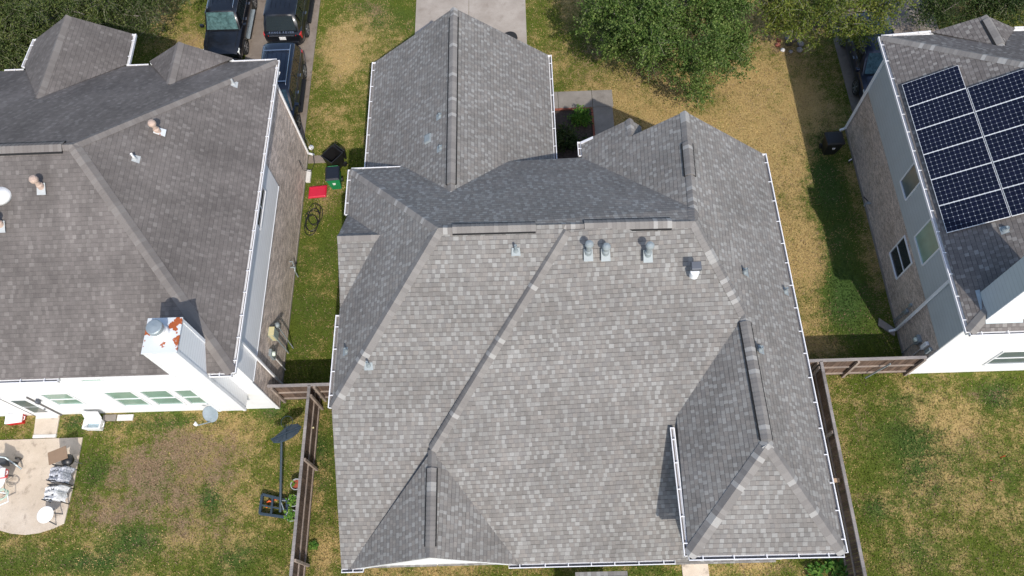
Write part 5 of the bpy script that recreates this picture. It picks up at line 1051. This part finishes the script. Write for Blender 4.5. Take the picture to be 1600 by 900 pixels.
R3=[(1.3,1.2,.8),(1.3,1.2,.8),(1.2,1.1,.8),(1.1,1,.7),(1,.9,.7),(1.1,.9,.7),(.7,.6,.5),(.9,.7,.6),(.9,.8,.6),(1.5,1.3,.9),(1.6,1.3,.8),(.7,.5,.5),(1.3,1.,.7)]
b3_=at(90,20,0); tree('elm_tree','broad dark green tree with bare grey twigs behind the gables of the left house',(b3_.x,b3_.y,0),5,C3,R3,6600,15,.09,.5,31,'leaf_elm',.2,.2,.7,spread=.045,sub=180,subr=.38)
C4=cl((1480,5,2.6),(1530,8,2.4),(1580,2,2.6),(1505,-15,3.0),(1560,-18,3.),(1455,18,2.))
R4=[(.8,.5,.6),(.7,.45,.55),(.8,.5,.6),(1.,.7,.7),(1.,.7,.7),(.5,.45,.5)]
b4=at(1520,-5,0); tree('dark_tree','low dark green tree above the small gable of the right house',(b4.x,b4.y,0),4,C4,R4,2200,12,.085,.4,41,'leaf_dark',.12,.2,.3,spread=.04,sub=60,subr=.4)
# shrubs
def shrub(name,label,c,rad,n,leaf,seed,mat='leaf_dark',z=.5):
    t=thing(name,label,'shrub',(c.x,c.y,0)); vv,nn_,bs,dr_,L,sg=sprays([(c.x,c.y,z*.55)],[(rad,rad,z*.6)],n,8,leaf,.22,seed,.15,.3,spread=.03); fastmesh('foliage',vv,4,mat,t,sg); MB().tube([(c.x,c.y,0),(c.x+.03,c.y,.25)],[.03,.02],6).build('stem','bark',t)
q=at(908,182,.4); shrub('shrub','bright green shrub in the flower bed beside the front walk',q,.38,170,.10,51,'leaf_bright',.6)
q=at(885,215,.5); shrub('shrub','dark green shrub deep in the flower bed beside the garage gutter',q,.5,200,.10,52,'leaf_dark',.8)
q=at(920,225,.5); shrub('shrub','low dark shrub against the entrance wall in the flower bed',q,.35,120,.09,53,'leaf_dark',.6)
for i,(px,py,r_,lb) in enumerate(((1300,885,.3,'leafy weed with pointed leaves at the foot of the rear right corner'),(1322,888,.25,'leafy weed beside the right fence at the bottom of the photo'),(1275,893,.3,'yellowish weed below the rear right gutter'),(1318,800,.22,'green weed in the dark gap beside the right fence'))):
    q=at(px,py,.3); t=thing('weed',lb,'weed',(q.x,q.y,0)); leaves_mb((q.x,q.y,.1),r_,90,.17,60+i,up=1.2).build('foliage','leaf_bright',t)
for i,(px,py,lb) in enumerate(((492,852,'small green weed at the foot of the left fence post'),(530,612,'pale scrubby tuft at the corner of the cross fence'))):
    q=at(px-4,py,.1); t=thing('weed',lb,'weed',(max(q.x,fl+.25),q.y,0)); leaves_mb((max(q.x,fl+.25),q.y,.05),.2,60,.10,80+i).build('foliage','leaf_bright',t)
# =====================================================================
# GRASS
# =====================================================================
def grass(n,seed):
    r=np.random.default_rng(seed)
    x=r.uniform(-28,26,n); y=r.uniform(-1,33,n); keep=np.ones(n,bool)
    def cut(x0,y0,x1,y1): 
        nonlocal keep; keep&=~((x>x0)&(x<x1)&(y>y0)&(y<y1))
    for a in((-30.3,9.2,-10.2,21.8),(-6.3,3,8.8,17),(5.,3,9,9),(-6.1,16,.9,23.2),(15.05,9.8,34,22),(-14.1,22,-10.48,40),(-5.45,22,.38,40),(15.6,21.5,21,40),(.3,23.8,4.4,24.9),(3.35,18,4.36,24.9),(.8,17,3.4,23.9),(-24,4.9,-18.0,8.3),(-20.3,8,-19.1,9.3),(5.2,-7,6.25,3.1)): cut(*a)
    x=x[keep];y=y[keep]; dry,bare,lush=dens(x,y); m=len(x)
    u=r.random(m); f=r.random(m)[:,None]; isbare=u<np.clip(bare*1.15,0,.92); isdry=(~isbare)&(r.random(m)<np.clip(dry*1.15-.06,0,.93))
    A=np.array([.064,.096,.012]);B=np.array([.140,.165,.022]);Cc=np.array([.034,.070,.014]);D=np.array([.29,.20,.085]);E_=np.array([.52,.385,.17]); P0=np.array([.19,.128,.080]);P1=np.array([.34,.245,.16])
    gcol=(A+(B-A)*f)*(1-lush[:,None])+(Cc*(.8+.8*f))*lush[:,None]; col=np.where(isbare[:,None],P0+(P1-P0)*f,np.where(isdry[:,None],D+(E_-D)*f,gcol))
    col=col*(.78+.44*vnoise(x+7,y+3,.35))[:,None]*(.85+.3*vnoise(x+70,y+33,2.2))[:,None]
    a=r.uniform(0,2*np.pi,m); h=r.uniform(.03,.075,m)*np.where(lush>.5,1.3,1); wd=r.uniform(.010,.020,m); ln=r.uniform(.02,.06,m); la=r.uniform(0,2*np.pi,m)
    p=np.stack([x,y,np.zeros(m)],1); s_=np.stack([np.cos(a)*wd,np.sin(a)*wd,np.zeros(m)],1); tip=p+np.stack([np.cos(la)*ln,np.sin(la)*ln,h],1)
    vv=np.stack([p-s_,p+s_,tip],1).reshape(-1,3); o=fastmesh('grass',vv,3,'grass_blade',None)
    at_=o.data.attributes.new('tint','FLOAT_COLOR','FACE'); c4=np.concatenate([col,np.ones((m,1))],1); at_.data.foreach_set('color',c4.astype(np.float32).ravel()); tag(o,kind='stuff')
grass(900000,5)
